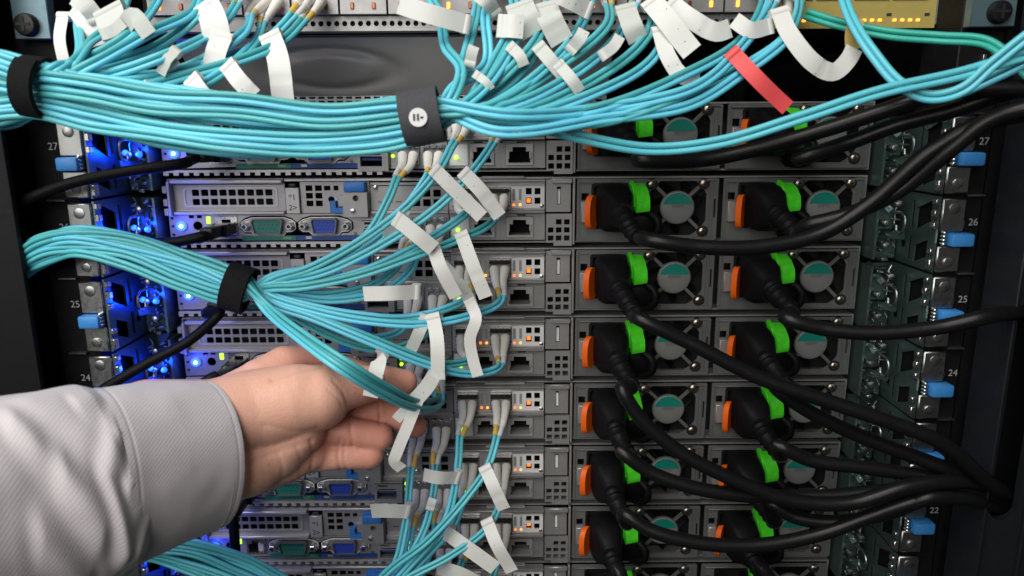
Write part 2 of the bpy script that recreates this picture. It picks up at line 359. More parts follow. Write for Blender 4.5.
# ------------------------------------------------------------------ slide rails (one per unit and side)
def make_rail(side):
    s = side; X = lambda a: s*a
    def B(x0, x1, *r, **k): return MB().box(min(s*x0, s*x1), max(s*x0, s*x1), *r, **k)
    ox = 6 if s < 0 else 0
    r = thing('slide_rail', '', 'rail', (ox, 0, 0))
    # origin z = the unit line at the top of the unit; everything hangs below it
    hole = [[(PY+24, -26), (PY+27, -26), (PY+27, -40), (PY+24, -40)], [(PY+24, -5), (PY+27, -5), (PY+27, -20), (PY+24, -20)], [(PY+30, -30), (PY+36, -30), (PY+36, -34), (PY+30, -34)], [(PY+6, -3), (PY+21, -9), (PY+21, -22), (PY+6, -15)], [(PY+7, -26), (PY+20, -31), (PY+20, -41), (PY+7, -36)]]
    mb = MB(); mb.sheet(rect(PY, 110, -43.6, -0.6), [[p for p in h] for h in hole], 0, 1.2)
    mb.v = [(s*(239.0 + v[1]), v[0], v[2]) for v in mb.v]
    mb.build('side_plate', 'rail_zinc', r)
    mb = B(240.3, 253.5, PY-1.6, PY, -20.3, -1.6, bev=0.7); mb.build('upper_plate', 'rail_plate', r)
    mb = MB().lathe_y(s*247, -7, [(PY-2.2, 2.4), (PY-2.0, 3.0), (PY-1.5, 3.1)], 16); mb.build('rivet', 'rail_plate', r)
    mb = B(240.3, 253.5, PY-1.6, PY, -43.2, -28.4, bev=0.7); mb.build('lower_plate', 'rail_plate', r)
    mb = MB().lathe_y(s*247, -37.5, [(PY-2.6, 1.6), (PY-2.4, 2.6), (PY-1.5, 2.8)], 16); mb.build('rivet', 'nickel', r)
    mb = B(*((244.5, 257.5) if s > 0 else (241.5, 253.5)), PY-7, PY+2, -28.1, -20.6, bev=1.4); mb.build('latch', 'blue_light', r)
    for k in range(4):
        mb = MB().lathe_y(s*242, -20.4 - 2.1*k, [(PY-4.6, 0.5), (PY-4.2, 1.0), (PY-1, 1.0)], 10); mb.build('spring_pin', 'nickel', r)
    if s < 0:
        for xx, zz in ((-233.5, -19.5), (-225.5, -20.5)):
            MB().lathe_y(xx, zz, [(-15.6, 0.6), (-15.2, 1.4), (-13.5, 1.9)], 14).build('glint_bead', 'led_blue', r)  # added glowing beads: blue reflections on the rail metal put in as emission
    zz = -1.5; rz = random.Random(5); pl = []
    while zz > -43: pl.append((s*(233.5 + rz.choice((0, 0, 1.2, -1.0))), -9 + rz.uniform(-1, 1), zz)); zz -= rz.uniform(1.2, 3.2)
    MB().tube(pl, 0.4, 6).build('ragged_edge', 'rail_plate', r)
    # notch tabs along the front edge
    for k, (z0, z1) in enumerate(((-5, -2), (-12, -8), (-18.5, -15), (-33, -30), (-42, -36))):
        B(236.6, 239.2, PY-1.2+0.3*(k % 2), PY+3, z0, z1, bev=0.4).build('edge_tab', 'nickel', r)
    # open hook at the end of the inner member
    pts = [(229, -14, -12), (229, -25, -12), (229, -28, -14.5), (229, -28, -21), (229, -25, -23.5), (229, -20.5, -23), (229, -19.5, -19.5)]
    MB().tube([(s*a, b, c) for a, b, c in spline(pts, 1.0)], 0.8, 8).build('hook', 'rail_plate', r)
    # inner member: channel with lances, studs and clips
    B(221.6, 223.0, -10, 110, -42, -2).build('inner_member', 'rail_zinc', r)
    B(224, 238.9, 8, 9.2, -42, -3).build('stop_plate', 'rail_zinc', r)
    rnd = random.Random(3 if s > 0 else 4)
    B(224.2, 238.6, -3.0, -1.8, -42.5, -27, bev=0.3).build('end_block', 'rail_zinc', r)
    B(224.2, 234.0, -6.0, -4.6, -24, -8, bev=0.3).build('end_block', 'rail_zinc', r)
    for k in range(26):
        z = -3 - 1.55*k + rnd.uniform(-0.6, 0.6); x = rnd.uniform(223, 234); w = rnd.uniform(1.0, 4.0); y = rnd.uniform(-13, -6.5)
        mb = B(x, x + w, y, y + rnd.uniform(2, 8), z - rnd.uniform(0.3, 1.6), z + rnd.uniform(.3, .8), bev=0.25)
        an = rnd.uniform(-0.25, 0.25); c, sn = math.cos(an), math.sin(an); m0 = Vector((s*x, y, z))
        mb.v = [(m0.x + (v[0]-m0.x)*c - (v[2]-m0.z)*sn, v[1], m0.z + (v[0]-m0.x)*sn + (v[2]-m0.z)*c) for v in mb.v]
        mb.build('lance', ('rail_zinc', 'rail_plate', 'rail_zinc', 'rail_zinc')[k % 4], r)
    for k in range(3):
        MB().lathe_y(s*rnd.uniform(226, 233), -8 - 12*k + rnd.uniform(-2, 2), [(-15, 0.8), (-14.5, 2.0), (-12, 2.2), (-6, 2.2)], 12).build('spacer', 'rail_plate', r)
    for (y, z) in ((0, -10), (-2, -30), (3, -39)):
        mb = MB().lathe_y(z, 0, [(-2.4, 1.4), (-2.0, 2.0), (0, 2.0)], 12)
        mb.v = [(s*(223.0 - v[1]), v[2] + y, v[0]) for v in mb.v]; mb.build('stud', 'rail_plate', r)
    pts = [(226, 4, -2), (227, -6, -8), (229, -12, -12)]
    MB().strip([(s*a, b, c) for a, b, c in spline(pts, 1.5)], 3.5, 0.9, wdir=(0.3*s, 0.4, 1)).build('arm', 'rail_zinc', r)
    pts = [(225, 6, -34), (228, -4, -28), (234, -20, -26)]
    MB().strip([(s*a, b, c) for a, b, c in spline(pts, 1.5)], 4.5, 0.9, wdir=(0.1*s, 0.5, 1)).build('arm', 'rail_zinc', r)
    return r
ordn = ['topmost', 'second', 'third', 'fourth', 'fifth', 'sixth', 'seventh', 'lowest']
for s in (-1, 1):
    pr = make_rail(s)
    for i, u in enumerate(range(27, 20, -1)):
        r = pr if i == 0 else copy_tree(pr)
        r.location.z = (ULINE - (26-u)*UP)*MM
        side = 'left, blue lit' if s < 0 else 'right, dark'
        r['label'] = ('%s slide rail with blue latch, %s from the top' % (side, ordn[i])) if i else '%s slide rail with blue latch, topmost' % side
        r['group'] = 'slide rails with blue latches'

# ------------------------------------------------------------------ servers
SB = 28.6; SP = 44.3
def base_z(k): return SB - (k-1)*SP
def make_server():
    t = thing('rack_server', '', 'server')
    def bd(mb, name, m, par=None, **k): return mb.build(name, m, par or t, **k)
    XL, XR = -213.0, 220.0
    ch = MB()
    ch.box(XL, XR, 3, 600, 41.2, 42.2); ch.box(XL, XR, 3, 600, 0, 1.0); ch.box(XL, XL+1, 3, 600, 1.001, 41.199); ch.box(XR-1, XR, 3, 600, 1.001, 41.199)
    bd(ch, 'chassis', 'galv')
    bd(MB().box(XL+1.2, XR-1.2, 26, 599, 1.2, 41), 'interior', 'cavity')
    # castellated lower lip
    pts = [(-212, 2.4)]; x = -212.0
    low = []
    while x < -78: low += [(x, -1.2), (x+3.2, -1.2), (x+3.2, 0.7), (x+6.2, 0.7)]; x += 6.2
    low = [p for p in low if p[0] < -78]
    bd(MB().sheet(low + [(low[-1][0], 2.2), (-212, 2.2)], [], -2.2, 1.2), 'toothed_lip', 'galv_light')
    # ---- left slot cover with vent
    holes = [rrect(-194.1+5.63*i-2.2, -194.1+5.63*i+2.2, z-2.0, z+2.0, 0.5, 1) for i in range(9) for z in (33.7, 27.9)]
    sc = bd(MB().sheet(rect(-207.5, -139.2, 22.2, 39.6), holes, -1.0, 1.0), 'slot_cover', 'galv')
    bd(MB().sheet(rrect(-201.4, -143.6, 24.6, 37.0, 2.0), [rrect(-200.4, -144.6, 25.6, 36.0, 1.6)], -1.5, 0.5), 'vent_rim', 'galv_light', sc)
    bd(MB().box(-207.5, -139.5, -5.5, 3, 39.7, 42.0, 0.5), 'top_flange', 'galv_light', sc)
    bd(MB().box(-207.5, -139.5, -4.0, 3, 20.0, 22.1, 0.5), 'bottom_flange', 'galv_light', sc)
    bd(MB().box(-209.6, -207.7, -6, 3, 19, 41, 0.4), 'side_flange', 'galv', sc)
    for z in (36, 28, 22): bd(MB().box(-212.8, -209.8, -5, 2, z-2.4, z+2.2, 0.4), 'side_clip', 'galv')
    def port_outline(cx, w, x0, x1, g):
        return [(x0-3.2-g, 14.5), (x0-3.2-g, 10.1), (x0-1, 8.4-g), (x0+3, 8.2-g), (cx-w/2, 5.4-g), (cx+w/2, 5.4-g), (x1-3, 8.2-g), (x1+1, 8.4-g), (x1+3.2+g, 10.1), (x1+3.2+g, 14.5), (x1+1, 16.2+g), (cx+w/2+1, 17.8+g), (cx-w/2-1, 17.8+g), (x0-1, 16.2+g)]
    # ---- board panel with ports
    holes = [circ(-204.9, 12.5, 3.2), circ(-195.1, 12.5, 2.9), crect(-198.6, 18.4, 3.0, 1.9), crect(-193.6, 18.4, 3.0, 1.9), crect(-188.2, 16.2, 2.6, 4.6),
             circ(-210.6, 17.5, 1.0, 8), circ(-210.6, 12.3, 1.0, 8), circ(-210.6, 6.8, 1.0, 8), rect(-184, -170, 6.2, 18.6),
             port_outline(-151.1, 18.4, -164.9, -137.4, 1.0), port_outline(-115.8, 15.2, -129.0, -102.6, 1.0)] + [rect(-91.5, -78.5, 4.2, 10.0), rect(-91, -84.2, 13.2, 14.6)]
    io = bd(MB().sheet(rect(-212.6, -74.5, 2.8, 19.9), holes, 0, 1.0), 'port_panel', 'galv')
    l = bd(MB().lathe_y(-204.9, 12.5, [(-1.6, 2.4), (-1.5, 3.0), (1.5, 3.1)]), 'identify_light', 'led_blue')
    bd(MB().lathe_y(-204.9, 12.5, [(-2.1, 0.6), (-1.9, 1.05), (-1.58, 1.15)]), 'lens', 'led_blue_core', l)
    bd(MB().sheet(circ(-204.9, 12.5, 3.5, 24), [circ(-204.9, 12.5, 2.85, 24)], -0.6, 0.9), 'light_ring', 'galv_light', l)
    bd(MB().box(-189.3, -187.1, -0.4, 2, 14.1, 18.3), 'link_light', 'led_green')
    mp = bd(MB().sheet(rect(-183.8, -170.2, 6.4, 18.4), [[(-182.4, 7.6), (-171.6, 7.6), (-171.6, 14.2), (-174.2, 14.2), (-174.2, 16.6), (-179.8, 16.6), (-179.8, 14.2), (-182.4, 14.2)]], -0.6, 10), 'management_port', 'nickel')
    bd(MB().box(-176.0, -172.6, 0.5, 4, 8.0, 13.8), 'contact', 'beige_latch', mp)
    for nm, cx, w, ms, scx in (('serial_port', -151.1, 18.4, 'serial_green', (-164.9, -137.4)), ('video_port', -115.8, 15.2, 'vga_blue', (-129.0, -102.6))):
        c = thing(nm, '', 'x'); c.parent = t
        for kk in ('label', 'category'): del c[kk]
        x0, x1 = scx
        fl = port_outline(cx, w, x0, x1, 0.0)
        bd(MB().sheet(fl, [dshape(cx, 12.3, w-0.2, 8.4)], 0.1, 1.0), 'flange', 'galv', c)
        bd(MB().sheet(fl, [port_outline(cx, w, x0, x1, -0.55)], -0.5, 0.55), 'flange_rim', 'print_white', c)
        bd(MB().sheet(dshape(cx, 12.3, w+1.2, 9.6), [dshape(cx, 12.3, w-0.2, 8.4)], -4.5, 4.5), 'shell', 'psu_grey', c)
        ins = bd(MB().prism(dshape(cx, 12.3, w-0.3, 8.3), -3.2, 0), 'insert', ms, c)
        pins = MB()
        for r_ in range(2 if 'ser' in nm else 3):
            for i in range(5): pins.lathe_y(cx-5.2+2.5*i+(1.1 if r_ % 2 else 0), 10.4+(2.4 if 'ser' in nm else 1.9)*r_ + (0.6 if 'ser' in nm else 0), [(-3.35, 0.35), (-3.0, 0.5)], 6)
        bd(pins, 'pin_holes', 'print_dark', c)
        for a in scx:
            bd(MB().lathe_y(a, 12.3, [(-5.0, 1.2), (-5.0, 2.2), (-4.6, 2.6), (0.5, 2.6)], 6), 'jack_screw', 'nickel', c)
            bd(MB().lathe_y(a, 12.3, [(-5.15, 1.05), (-5.05, 1.1)], 10), 'jack_hole', 'cavity', c)
    bd(MB().box(-168, -134.5, -0.5, -0.05, 2.9, 6.0), 'port_print', 'pcb_green', io)
    bd(MB().box(-134.3, -93.5, -0.5, -0.05, 2.9, 6.0), 'port_print', 'print_blue', io)
    bd(MB().box(-128.2, -124.6, -0.7, -0.51, 3.8, 5.4), 'port_icon', 'galv_light', io)
    text('port_text', 'IOIOI', 2.0, (-140, -0.6, 4.4), 'galv_light', io)
    text('port_text', 'SS', 2.4, (-97.3, -0.6, 7.0), 'print_dark', io)
    us = bd(MB().sheet(rect(-93.2, -74.6, 1.2, 17.2), [rect(-91.6, -78.4, 4.0, 10.2), rect(-91, -84.2, 13.2, 14.6)], -3.0, 3.0), 'usb_block', 'galv')
    bd(MB().box(-90.6, -79.4, -1.2, 6, 7.6, 9.4), 'usb_tongue', 'print_blue', us)
    # ---- slot number plate
    sp = bd(MB().box(-138.6, -130.2, -2.6, -0.2, 20.3, 36.6, 0.3), 'slot_plate', 'galv_light')
    text('slot_text', '*1', 5.0, (-134.4, -2.7, 30.6), 'print_dark', sp); text('slot_text', '2>', 5.0, (-134.4, -2.7, 24.0), 'print_dark', sp)
    bd(MB().box(-136.4, -132.2, -2.2, -0.2, 37.2, 39.2, 0.5), 'slot_stud', 'print_dark')
    bd(MB().box(-139.0, -36.5, -2.0, 3, 40.5, 42.1, 0.4), 'upper_rail', 'galv_light')
    # ---- riser bracket with blue parts
    holes = [crect(a, b, 4.2, 3.6) for a in (-124.4, -118.6) for b in (36.2, 31.4, 26.5)] + [crect(-113.2, 36.2, 4.0, 3.0), crect(-107.8, 36.2, 3.0, 3.0), circ(-111.0, 29.0, 2.0)]
    rb = bd(MB().sheet(rect(-129.8, -87.2, 20.4, 40.2), holes, -0.4, 1.0), 'riser_bracket', 'galv')
    bd(MB().sheet([(-110.8, 21.0), (-102.8, 21.0), (-102.8, 24.2), (-107.4, 24.2), (-107.4, 28.4), (-110.8, 28.4)], [], -6, 5), 'blue_lever', 'blue_plastic')
    bd(MB().box(-106.4, -102.8, -4, -0.5, 24.6, 32.0, 0.4), 'lever_post', 'galv', rb)
    bd(MB().box(-101.4, -88.6, -9, -0.6, 34.2, 40.4, 0.9), 'blue_tab', 'blue_plastic')
    fl_ = bd(MB().sheet(rect(-102.4, -87.6, 18.6, 34.0), [circ(-94.4, 30.4, 1.9)], -8, 7), 'retainer', 'galv')
    bd(MB().lathe_y(-96.4, 22.6, [(-9.4, 1.0), (-9.2, 1.5), (-8.0, 1.7)], 14), 'pin', 'nickel', fl_)
    # ---- blank and card brackets
    holes = [crect(a, b, 4.6, 4.4) for a in (-58.6, -52.2, -45.8) for b in (32.6, 26.6)]
    bd(MB().sheet(rect(-86.6, -39.0, 22.0, 39.6), holes, -0.6, 0.8), 'card_bracket', 'galv')
    bd(MB().box(-86.6, -39, -3.2, 2, 19.9, 21.8, 0.4), 'bracket_flange', 'galv_light')
    holes = [crect(a, b, 3.6, 4.0) for a in (10.6, 16.0) for b in (33.6, 27.6)] + [rect(-36.4, -22.6, 24.0, 36.2), rect(-14.6, -0.6, 24.0, 36.2)]
    nb = bd(MB().sheet(rect(-38.4, 20.4, 21.9, 39.4), holes, -1.4, 1.0), 'network_bracket', 'galv_light')
    bd(MB().box(-38.4, 20.4, -4.0, 2, 19.8, 21.7, 0.4), 'bracket_flange', 'galv')
    bd(MB().box(-38.4, 20.8, -4.6, 2, 39.6, 41.2, 0.4), 'bracket_flange', 'galv')
    bd(MB().box(-18, 8, -2.0, 2.0, 41.5, 44.2-1.2, 0.3), 'rating_strip', 'print_grey')
    bd(MB().sheet(rect(-0.2, 20.2, 23.0, 36.8), [crect(a, b, 3.6, 4.0) for a in (10.6, 16.0) for b in (33.6, 27.6)], -1.75, 0.3), 'light_plate', 'print_white', nb)
    for x0 in (-36.2, -14.4):
        cg = bd(MB().sheet(rect(x0, x0+13.4, 24.2, 36.0), [rect(x0+.7, x0+12.7, 24.9, 35.3)], -5, 12), 'port_cage', 'nickel')
        bd(MB().box(x0+0.9, x0+12.5, -3.4, 8, 25.1, 35.1, 0.3), 'module', 'beige_latch', cg)
        bd(MB().box(x0+0.3, x0+13.1, -7.4, -3.6, 33.4, 35.6, 0.4), 'module_latch', 'cavity', cg)
        for i in range(2):
            a = x0 + 15.8 + 3.9*i
            bd(MB().box(a-0.75, a+0.75, -2.0, -1.3, 24.3, 25.8, 0.2), 'activity_light', 'led_amber' if i else 'led_red')
            bd(MB().box(a-0.8, a+0.8, -1.95, -1.41, 28.0, 35.0), 'print_mark', 'print_grey', nb)
    bd(MB().box(9.4, 11.8, 1.0, 1.8, 26.2, 28.8), 'amber_glow', 'led_red')
    # ---- lower row: four port cage, lights, two network sockets
    holes = [rect(-69, -55.6, 5.0, 17.0), rect(-53.6, -40.2, 5.0, 17.0), rect(-25.4, -10.4, 4.0, 17.6), rect(-3.6, 13.4, 4.0, 17.6), crect(-72, 14.4, 2.4, 2.4), crect(-72, 10.2, 2.4, 2.4), crect(-33.4, 9.0, 2.6, 2.6)]
    lp = bd(MB().sheet(rect(-74.2, 20.6, 2.4, 19.4), holes, -0.4, 1.0), 'lower_panel', 'galv')
    for z in (14.4, 10.2): bd(MB().lathe_y(-72, z, [(-1.2, 0.7), (-1.0, 1.1), (0.4, 1.1)], 12), 'link_light', 'led_green')
    bd(MB().lathe_y(-33.4, 9.0, [(-1.9, 0.8), (-1.7, 1.2), (0.4, 1.2)], 12), 'link_light', 'led_green')
    for x0 in (-68.8, -53.4):
        cg = bd(MB().sheet(rect(x0, x0+13.0, 5.2, 16.8), [rect(x0+.6, x0+12.4, 5.8, 16.2)], -4, 10), 'port_cage', 'nickel')
        bd(MB().box(x0+0.8, x0+12.2, -2.4, 8, 6.0, 16.0, 0.3), 'module', 'galv', cg)
        for i in range(3): bd(MB().box(x0+0.6+4.2*i, x0+3.8+4.2*i, -5.2, -2.6, 15.0, 17.6, 0.3), 'cage_spring', 'nickel', cg)
    for x0, x1 in ((-25.2, -10.6), (-3.4, 13.2)):
        nj = bd(MB().sheet(rect(x0, x1, 4.2, 17.4), [[(x0+1.6, 5.6), (x1-1.6, 5.6), (x1-1.6, 12.6), (x1-4.2, 12.6), (x1-4.2, 15.4), (x0+4.2, 15.4), (x0+4.2, 12.6), (x0+1.6, 12.6)]], -1.6, 12), 'network_port', 'galv_light')
        for a in (x0+0.9, x1-2.3): bd(MB().box(a, a+1.4, -2.3, -1.65, 8, 12.5, 0.3), 'port_spring', 'galv_light', nj)
    for x_ in (-73.6, -38.7, 20.9): bd(MB().box(x_-0.25, x_+0.25, -0.75, -0.41, 2.6, 19.2), 'seam', 'cavity', lp)
    for x_ in (-20, -8, 6): bd(MB().box(x_-2.6, x_+2.6, -0.9, -0.41, 18.0, 18.8), 'seam', 'cavity', lp)
    bd(MB().box(-37.6, -26.4, -0.9, -0.41, 4.0, 17.4, 0.3), 'light_tile', 'print_white', lp)
    for x_, z_ in ((-83.5, 36.5), (-64.5, 24.4), (18.6, 24.4)): bd(MB().lathe_y(x_, z_, [(-2.6, 0.7), (-2.3, 1.3), (-0.5, 1.5)], 12), 'rivet', 'nickel')
    for x_ in (-80.5, -75.0, -69.5): bd(MB().box(x_-1.9, x_+1.9, -0.75, -0.61, 27.0, 27.5), 'seam', 'cavity')
    bd(MB().box(-86.4, -39.2, -1.0, -0.61, 37.4, 37.9), 'seam', 'cavity'); bd(MB().box(-207, -139.8, -1.2, -1.01, 38.6, 39.0), 'seam', 'cavity')
    bd(MB().box(-90.8, -79.2, -3.4, -3.01, 11.2, 11.8), 'seam', 'cavity', us); bd(MB().box(-92.9, -74.9, -3.4, -3.01, 15.6, 16.0), 'seam', 'cavity', us)
    # ---- latch panel and vent block right of the cards
    la = bd(MB().sheet(rect(21.2, 36.4, 20.4, 40.8), [rect(28.0, 30.4, 25.0, 36.4)], -1.0, 1.4), 'latch_panel', 'galv')
    bd(MB().box(28.3, 30.1, 0.5, 1.6, 25.4, 34.6), 'latch_tongue', 'print_white', la)
    bd(MB().box(24.5, 37.2, -3.0, -1.05, 38.4, 41.6, 0.4), 'latch_lip', 'galv', la)
    holes = [crect(24.2+5.0*i, 3.6+5.2*j, 3.5, 3.4) for i in range(3) for j in range(3) if not (i == 0 and j == 2)]
    vb = bd(MB().sheet([(21.4, 0.6), (26, 0.6), (26, -1.4), (37.4, -1.4), (37.4, 19.2), (21.4, 19.2)], [h for h in holes], -1.8, 1.6), 'vent_block', 'galv')
    bd(MB().box(37.7, 39.2, -1.4, 3, -0.8, 41.8, 0.3), 'divider', 'galv')
    return t
def make_psu(dx):
    """one hot swap supply; x as for the left one, shifted by dx"""
    t = bpy.data.objects.new('power_supply', None); COL.objects.link(t); t.location.x = dx*MM; t.empty_display_size = 0.01
    cx, cz = 102.5, 22.6
    def sector(a0, a1, r0, r1, n=8):
        ou = [(cx+r1*math.cos(a0+(a1-a0)*i/n), cz+r1*math.sin(a0+(a1-a0)*i/n)) for i in range(n+1)]
        inn = [(cx+r0*math.cos(a1-(a1-a0)*i/n), cz+r0*math.sin(a1-(a1-a0)*i/n)) for i in range(n+1)]
        return ou + inn
    def squ(a):   # rounded square radius of the fan opening
        c, s_ = abs(math.cos(a)), abs(math.sin(a)); return min(19.8, 17.9/max(c, s_))
    holes = []
    for q in range(4):
        am = PI/2*q
        a0, a1 = am - 0.735, am + 0.735; n = 10
        ou = [(cx+squ(a0+(a1-a0)*i/n)*math.cos(a0+(a1-a0)*i/n), cz+squ(a0+(a1-a0)*i/n)*math.sin(a0+(a1-a0)*i/n)) for i in range(n+1)]
        b0, b1 = am - 0.69, am + 0.69
        inn = [(cx+10.6*math.cos(b1-(b1-b0)*i/n), cz+10.6*math.sin(b1-(b1-b0)*i/n)) for i in range(n+1)]
        holes.append(ou + inn)
    holes.append(rect(125.2, 126.2, 16, 28)); holes.append(rect(43.2, 47.6, 27.4, 32.0))
    holes.append(rrect(49.2, 72.6, 9.2, 38.2, 2.0))
    f = MB().sheet(rrect(40.4, 127.6, 0.9, 40.9, 0.8, 2), holes, 0.2, 1.2).build('face_plate', 'psu_grey', t)
    rim = MB().sheet(rrect(40.9, 127.1, 1.4, 40.4, 0.8, 2), [rrect(41.8, 126.2, 2.3, 39.5, 0.6, 2)], -0.6, 0.8).build('rim', 'psu_grey', f)
    MB().box(121.4, 122.2, -0.5, 0.19, 10, 36).build('rib', 'psu_grey', f)
    MB().box(123.4, 124.2, -0.5, 0.19, 4, 38).build('rib', 'psu_grey', f)
    MB().box(42.5, 73, -0.9, 0.19, 38.5, 39.4, 0.2).build('rib', 'psu_grey', f)
    MB().box(41.4, 126.6, 14, 25, 1.6, 40.2).build('fan_well', 'cavity', t)
    h = MB().lathe_y(cx, cz, [(-0.5, 9.6), (-0.3, 10.0), (0.15, 10.0)], 32).build('fan_hub', 'hub_grey', t)
    a = math.asin(2.2/9.3); n = 16
    MB().prism([(cx+9.3*math.cos(a+(PI-2*a)*i/n), cz+9.3*math.sin(a+(PI-2*a)*i/n)) for i in range(n+1)], -0.85, -0.71).build('sticker', 'hub_green', h)
    text('rating_text', '450W', 3.2, (cx, -0.8, cz+0.6), 'psu_grey', h, 0.04)
    bl = []
    for i in range(7):
        a = 2*PI*i/7; pts = [(cx+r*math.cos(a+0.05*(r-9)), 6+(r-9)*0.12, cz+r*math.sin(a+0.05*(r-9))) for r in (9, 12, 15, 17)]
        MB().strip(pts, 6.0, 0.6, wdir=(-math.sin(a)*0.8, 0.7, math.cos(a)*0.8)).build('fan_blade', 'black_matte', t)
    for (x, z) in ((86.5, 38.0-0.6), (118.4, 37.6), (118.8, 7.2), (86.5, 7.2)):
        w = MB().lathe_y(x, z, [(-0.35, 3.5), (0.1, 3.7)], 20).build('screw_recess', 'cavity', t)
        MB().lathe_y(x, z, [(-1.6, 1.0), (-1.4, 1.9), (-0.9, 2.5), (-0.4, 2.5)], 18).build('screw', 'screw', w)
        c = MB(); c.box(x-1.4, x+1.4, -1.72, -1.5, z-0.28, z+0.28); c.box(x-0.28, x+0.28, -1.721, -1.49, z-1.4, z+1.4); c.build('screw_slot', 'cavity', w)
    MB().box(42.8, 48.2, -3.0, 1.0, 13.5, 26.6, 0.5).build('catch', 'galv', t)
    MB().sheet(rrect(49.4, 72.4, 9.4, 38.0, 2.0), [rrect(50.6, 71.2, 10.6, 36.8, 1.6)], -1.6, 14).build('inlet', 'black_plastic', t)
    # green translucent release lever, leaning out and bent
    g = MB().strip(spline([(77.0, -2.0, 36.6), (77.6, -8.5, 34.2), (78.2, -12.0, 30.5)], 1.5) + spline([(78.4, -12.6, 29.5), (78.6, -13.2, 24.0), (78.6, -12.2, 22.4)], 1.5), 8.6, 3.6, wdir=(1, 0.25, 0.0)).build('release_lever', 'green_clear', t)
    MB().strip(spline([(73.6, -0.5, 38.2), (73.9, -7.0, 35.2), (74.5, -10.5, 29.5), (74.6, -11.0, 24.5)], 1.5), 2.2, 3.6, wdir=(1, 0, 0)).build('lever_side', 'green_clear', g)
    MB().tube(spline([(77, -1, 19.5), (83, -9, 20.5), (88, -13, 16), (88, -13, 9), (83, -9, 4.5), (77, -1, 5)], 1.2), 2.6, 10).build('pull_handle', 'black_matte', t)
    MB().box(73.6, 88.6, -9.5, 0.1, 3.4, 19.6, 2.6).build('handle_base', 'black_matte', t)
    return t
server0 = make_server()
for dx in (0, 90.3):
    p_ = make_psu(dx); p_.parent = server0
ids = ['topmost grey server, half covered by the aqua cable bundle', 'grey server just below the big aqua bundle, its ports in full view',
       'grey server whose left vent lies behind the strapped middle bundle', 'grey server whose left ports lie behind the back of the hand',
       'grey server mostly hidden behind the thumb and cuff', 'grey server showing its ports just below the little finger',
       'grey server one row above the bottom edge, with slot marks showing', 'lowest grey server, cut by the bottom edge of the picture']
SERVERS = []
for k in range(8):
    sv = server0 if k == 0 else copy_tree(server0)
    sv.location = Vector((0, 0, base_z(k)))*MM; sv.scale.z = 0.968; sv['label'] = ids[k]; sv['group'] = 'stacked rack servers'; SERVERS.append(sv)
    l = bpy.data.lights.new('rail_fill_lamp', 'POINT'); l.energy = 0.034; l.color = (0.0, 0.035, 1.0); l.shadow_soft_size = 0.0015  # added blue fill in the left rail gap, away from the server's own light
    l2 = bpy.data.lights.new('identify_glow', 'POINT'); l2.energy = 0.008; l2.color = (0.0, 0.035, 1.0); l2.shadow_soft_size = 0.0015
    lo2 = bpy.data.objects.new('identify_glow', l2); COL.objects.link(lo2); lo2.location = Vector((-206.5, -7.0, base_z(k)+12.1))*MM
    lo = bpy.data.objects.new('rail_fill_lamp', l); COL.objects.link(lo); lo.location = Vector((-222.5, -17.0, base_z(k)+13.5))*MM

# ------------------------------------------------------------------ network switch above the gap
sw = thing('network_switch', 'grey and gold network switch with amber lights at the top edge', 'switch', (0, 0, 154))
SWY = -14
def sb(mb, name, m, par=None): return mb.build(name, m, par or sw)
sb(MB().box(-214, 250, 0, 600, 0, 88), 'body', 'black_steel')
hs = [circ(-150 + 4.55*i, 4.2, 1.55, 10) for i in range(64)]
sb(MB().sheet(rect(-214, 146, 0.4, 8.2), hs, SWY+6, 3), 'vent_strip', 'switch_grey')
sb(MB().box(-214, 146, SWY+4, 0-0.2, -0.1, 0.35), 'lip', 'switch_grey')
sb(MB().box(-214, 146, SWY+9.5, -0.3, 0.5, 8.1), 'vent_dark', 'cavity')
xs = -205.0; i = 0
while xs < 140:
    c = sb(MB().sheet(rect(xs, xs+26, 8.6, 40), [rect(xs+1.4, xs+12.4, 17, 30), rect(xs+13.6, xs+24.6, 17, 30)], SWY, 13.5), 'port_cage', 'switch_grey')
    for j in (6.9, 19.1):
        sb(MB().box(xs+j-1.0, xs+j+1.0, SWY-0.9, SWY-0.05, 11.0, 14.6, 0.3), 'port_light', 'led_amber' if (i*7+int(j)) % 3 == 0 else 'copper_dark', c)
    sb(MB().box(xs+1, xs+25, SWY+8, -0.4, 16, 31), 'port_dark', 'cavity', c)
    xs += 27.2; i += 1
g = sb(MB().sheet(rect(147, 240, -0.8, 48), [rect(150+21.5*k, 170+21.5*k, 14, 30) for k in range(4)], SWY-1.5, 3), 'gold_bezel', 'gold')
sb(MB().box(148, 239, SWY+2, -0.4, 12, 34), 'bezel_dark', 'cavity')
for k in range(4):
    sb(MB().sheet(rect(150.3+21.5*k, 169.7+21.5*k, 14.2, 30), [rect(151.2+21.5*k, 168.8+21.5*k, 15.1, 29.2)], SWY-2.2, 2.5), 'socket_rim', 'galv', g)
    for j in range(4):
        xx = 152.5 + 21.5*k + 4.4*j
        if k < 3 or True: sb(MB().box(xx-1.1, xx+1.1, SWY-2.2, SWY-1.55, 2.6, 4.2, 0.3), 'port_light', 'led_amber', g)
    sb(MB().box(169.2+21.5*k, 172.0+21.5*k, SWY-1.75, SWY-1.55, 5.6, 7.2), 'port_print', 'print_dark', g)
sb(MB().sheet(rect(240.2, 252.5, 1.2, 48), [circ(243.2+(3 if j % 2 else 0)+i*5.8, 16+4.0*j, 1.9, 8) for j in range(7) for i in range(2) if not (j % 2 and i)], SWY-1.2, 2), 'end_vent', 'switch_grey')
sb(MB().box(240.5, 252, SWY+1, -0.4, 10, 46), 'end_dark', 'cavity')
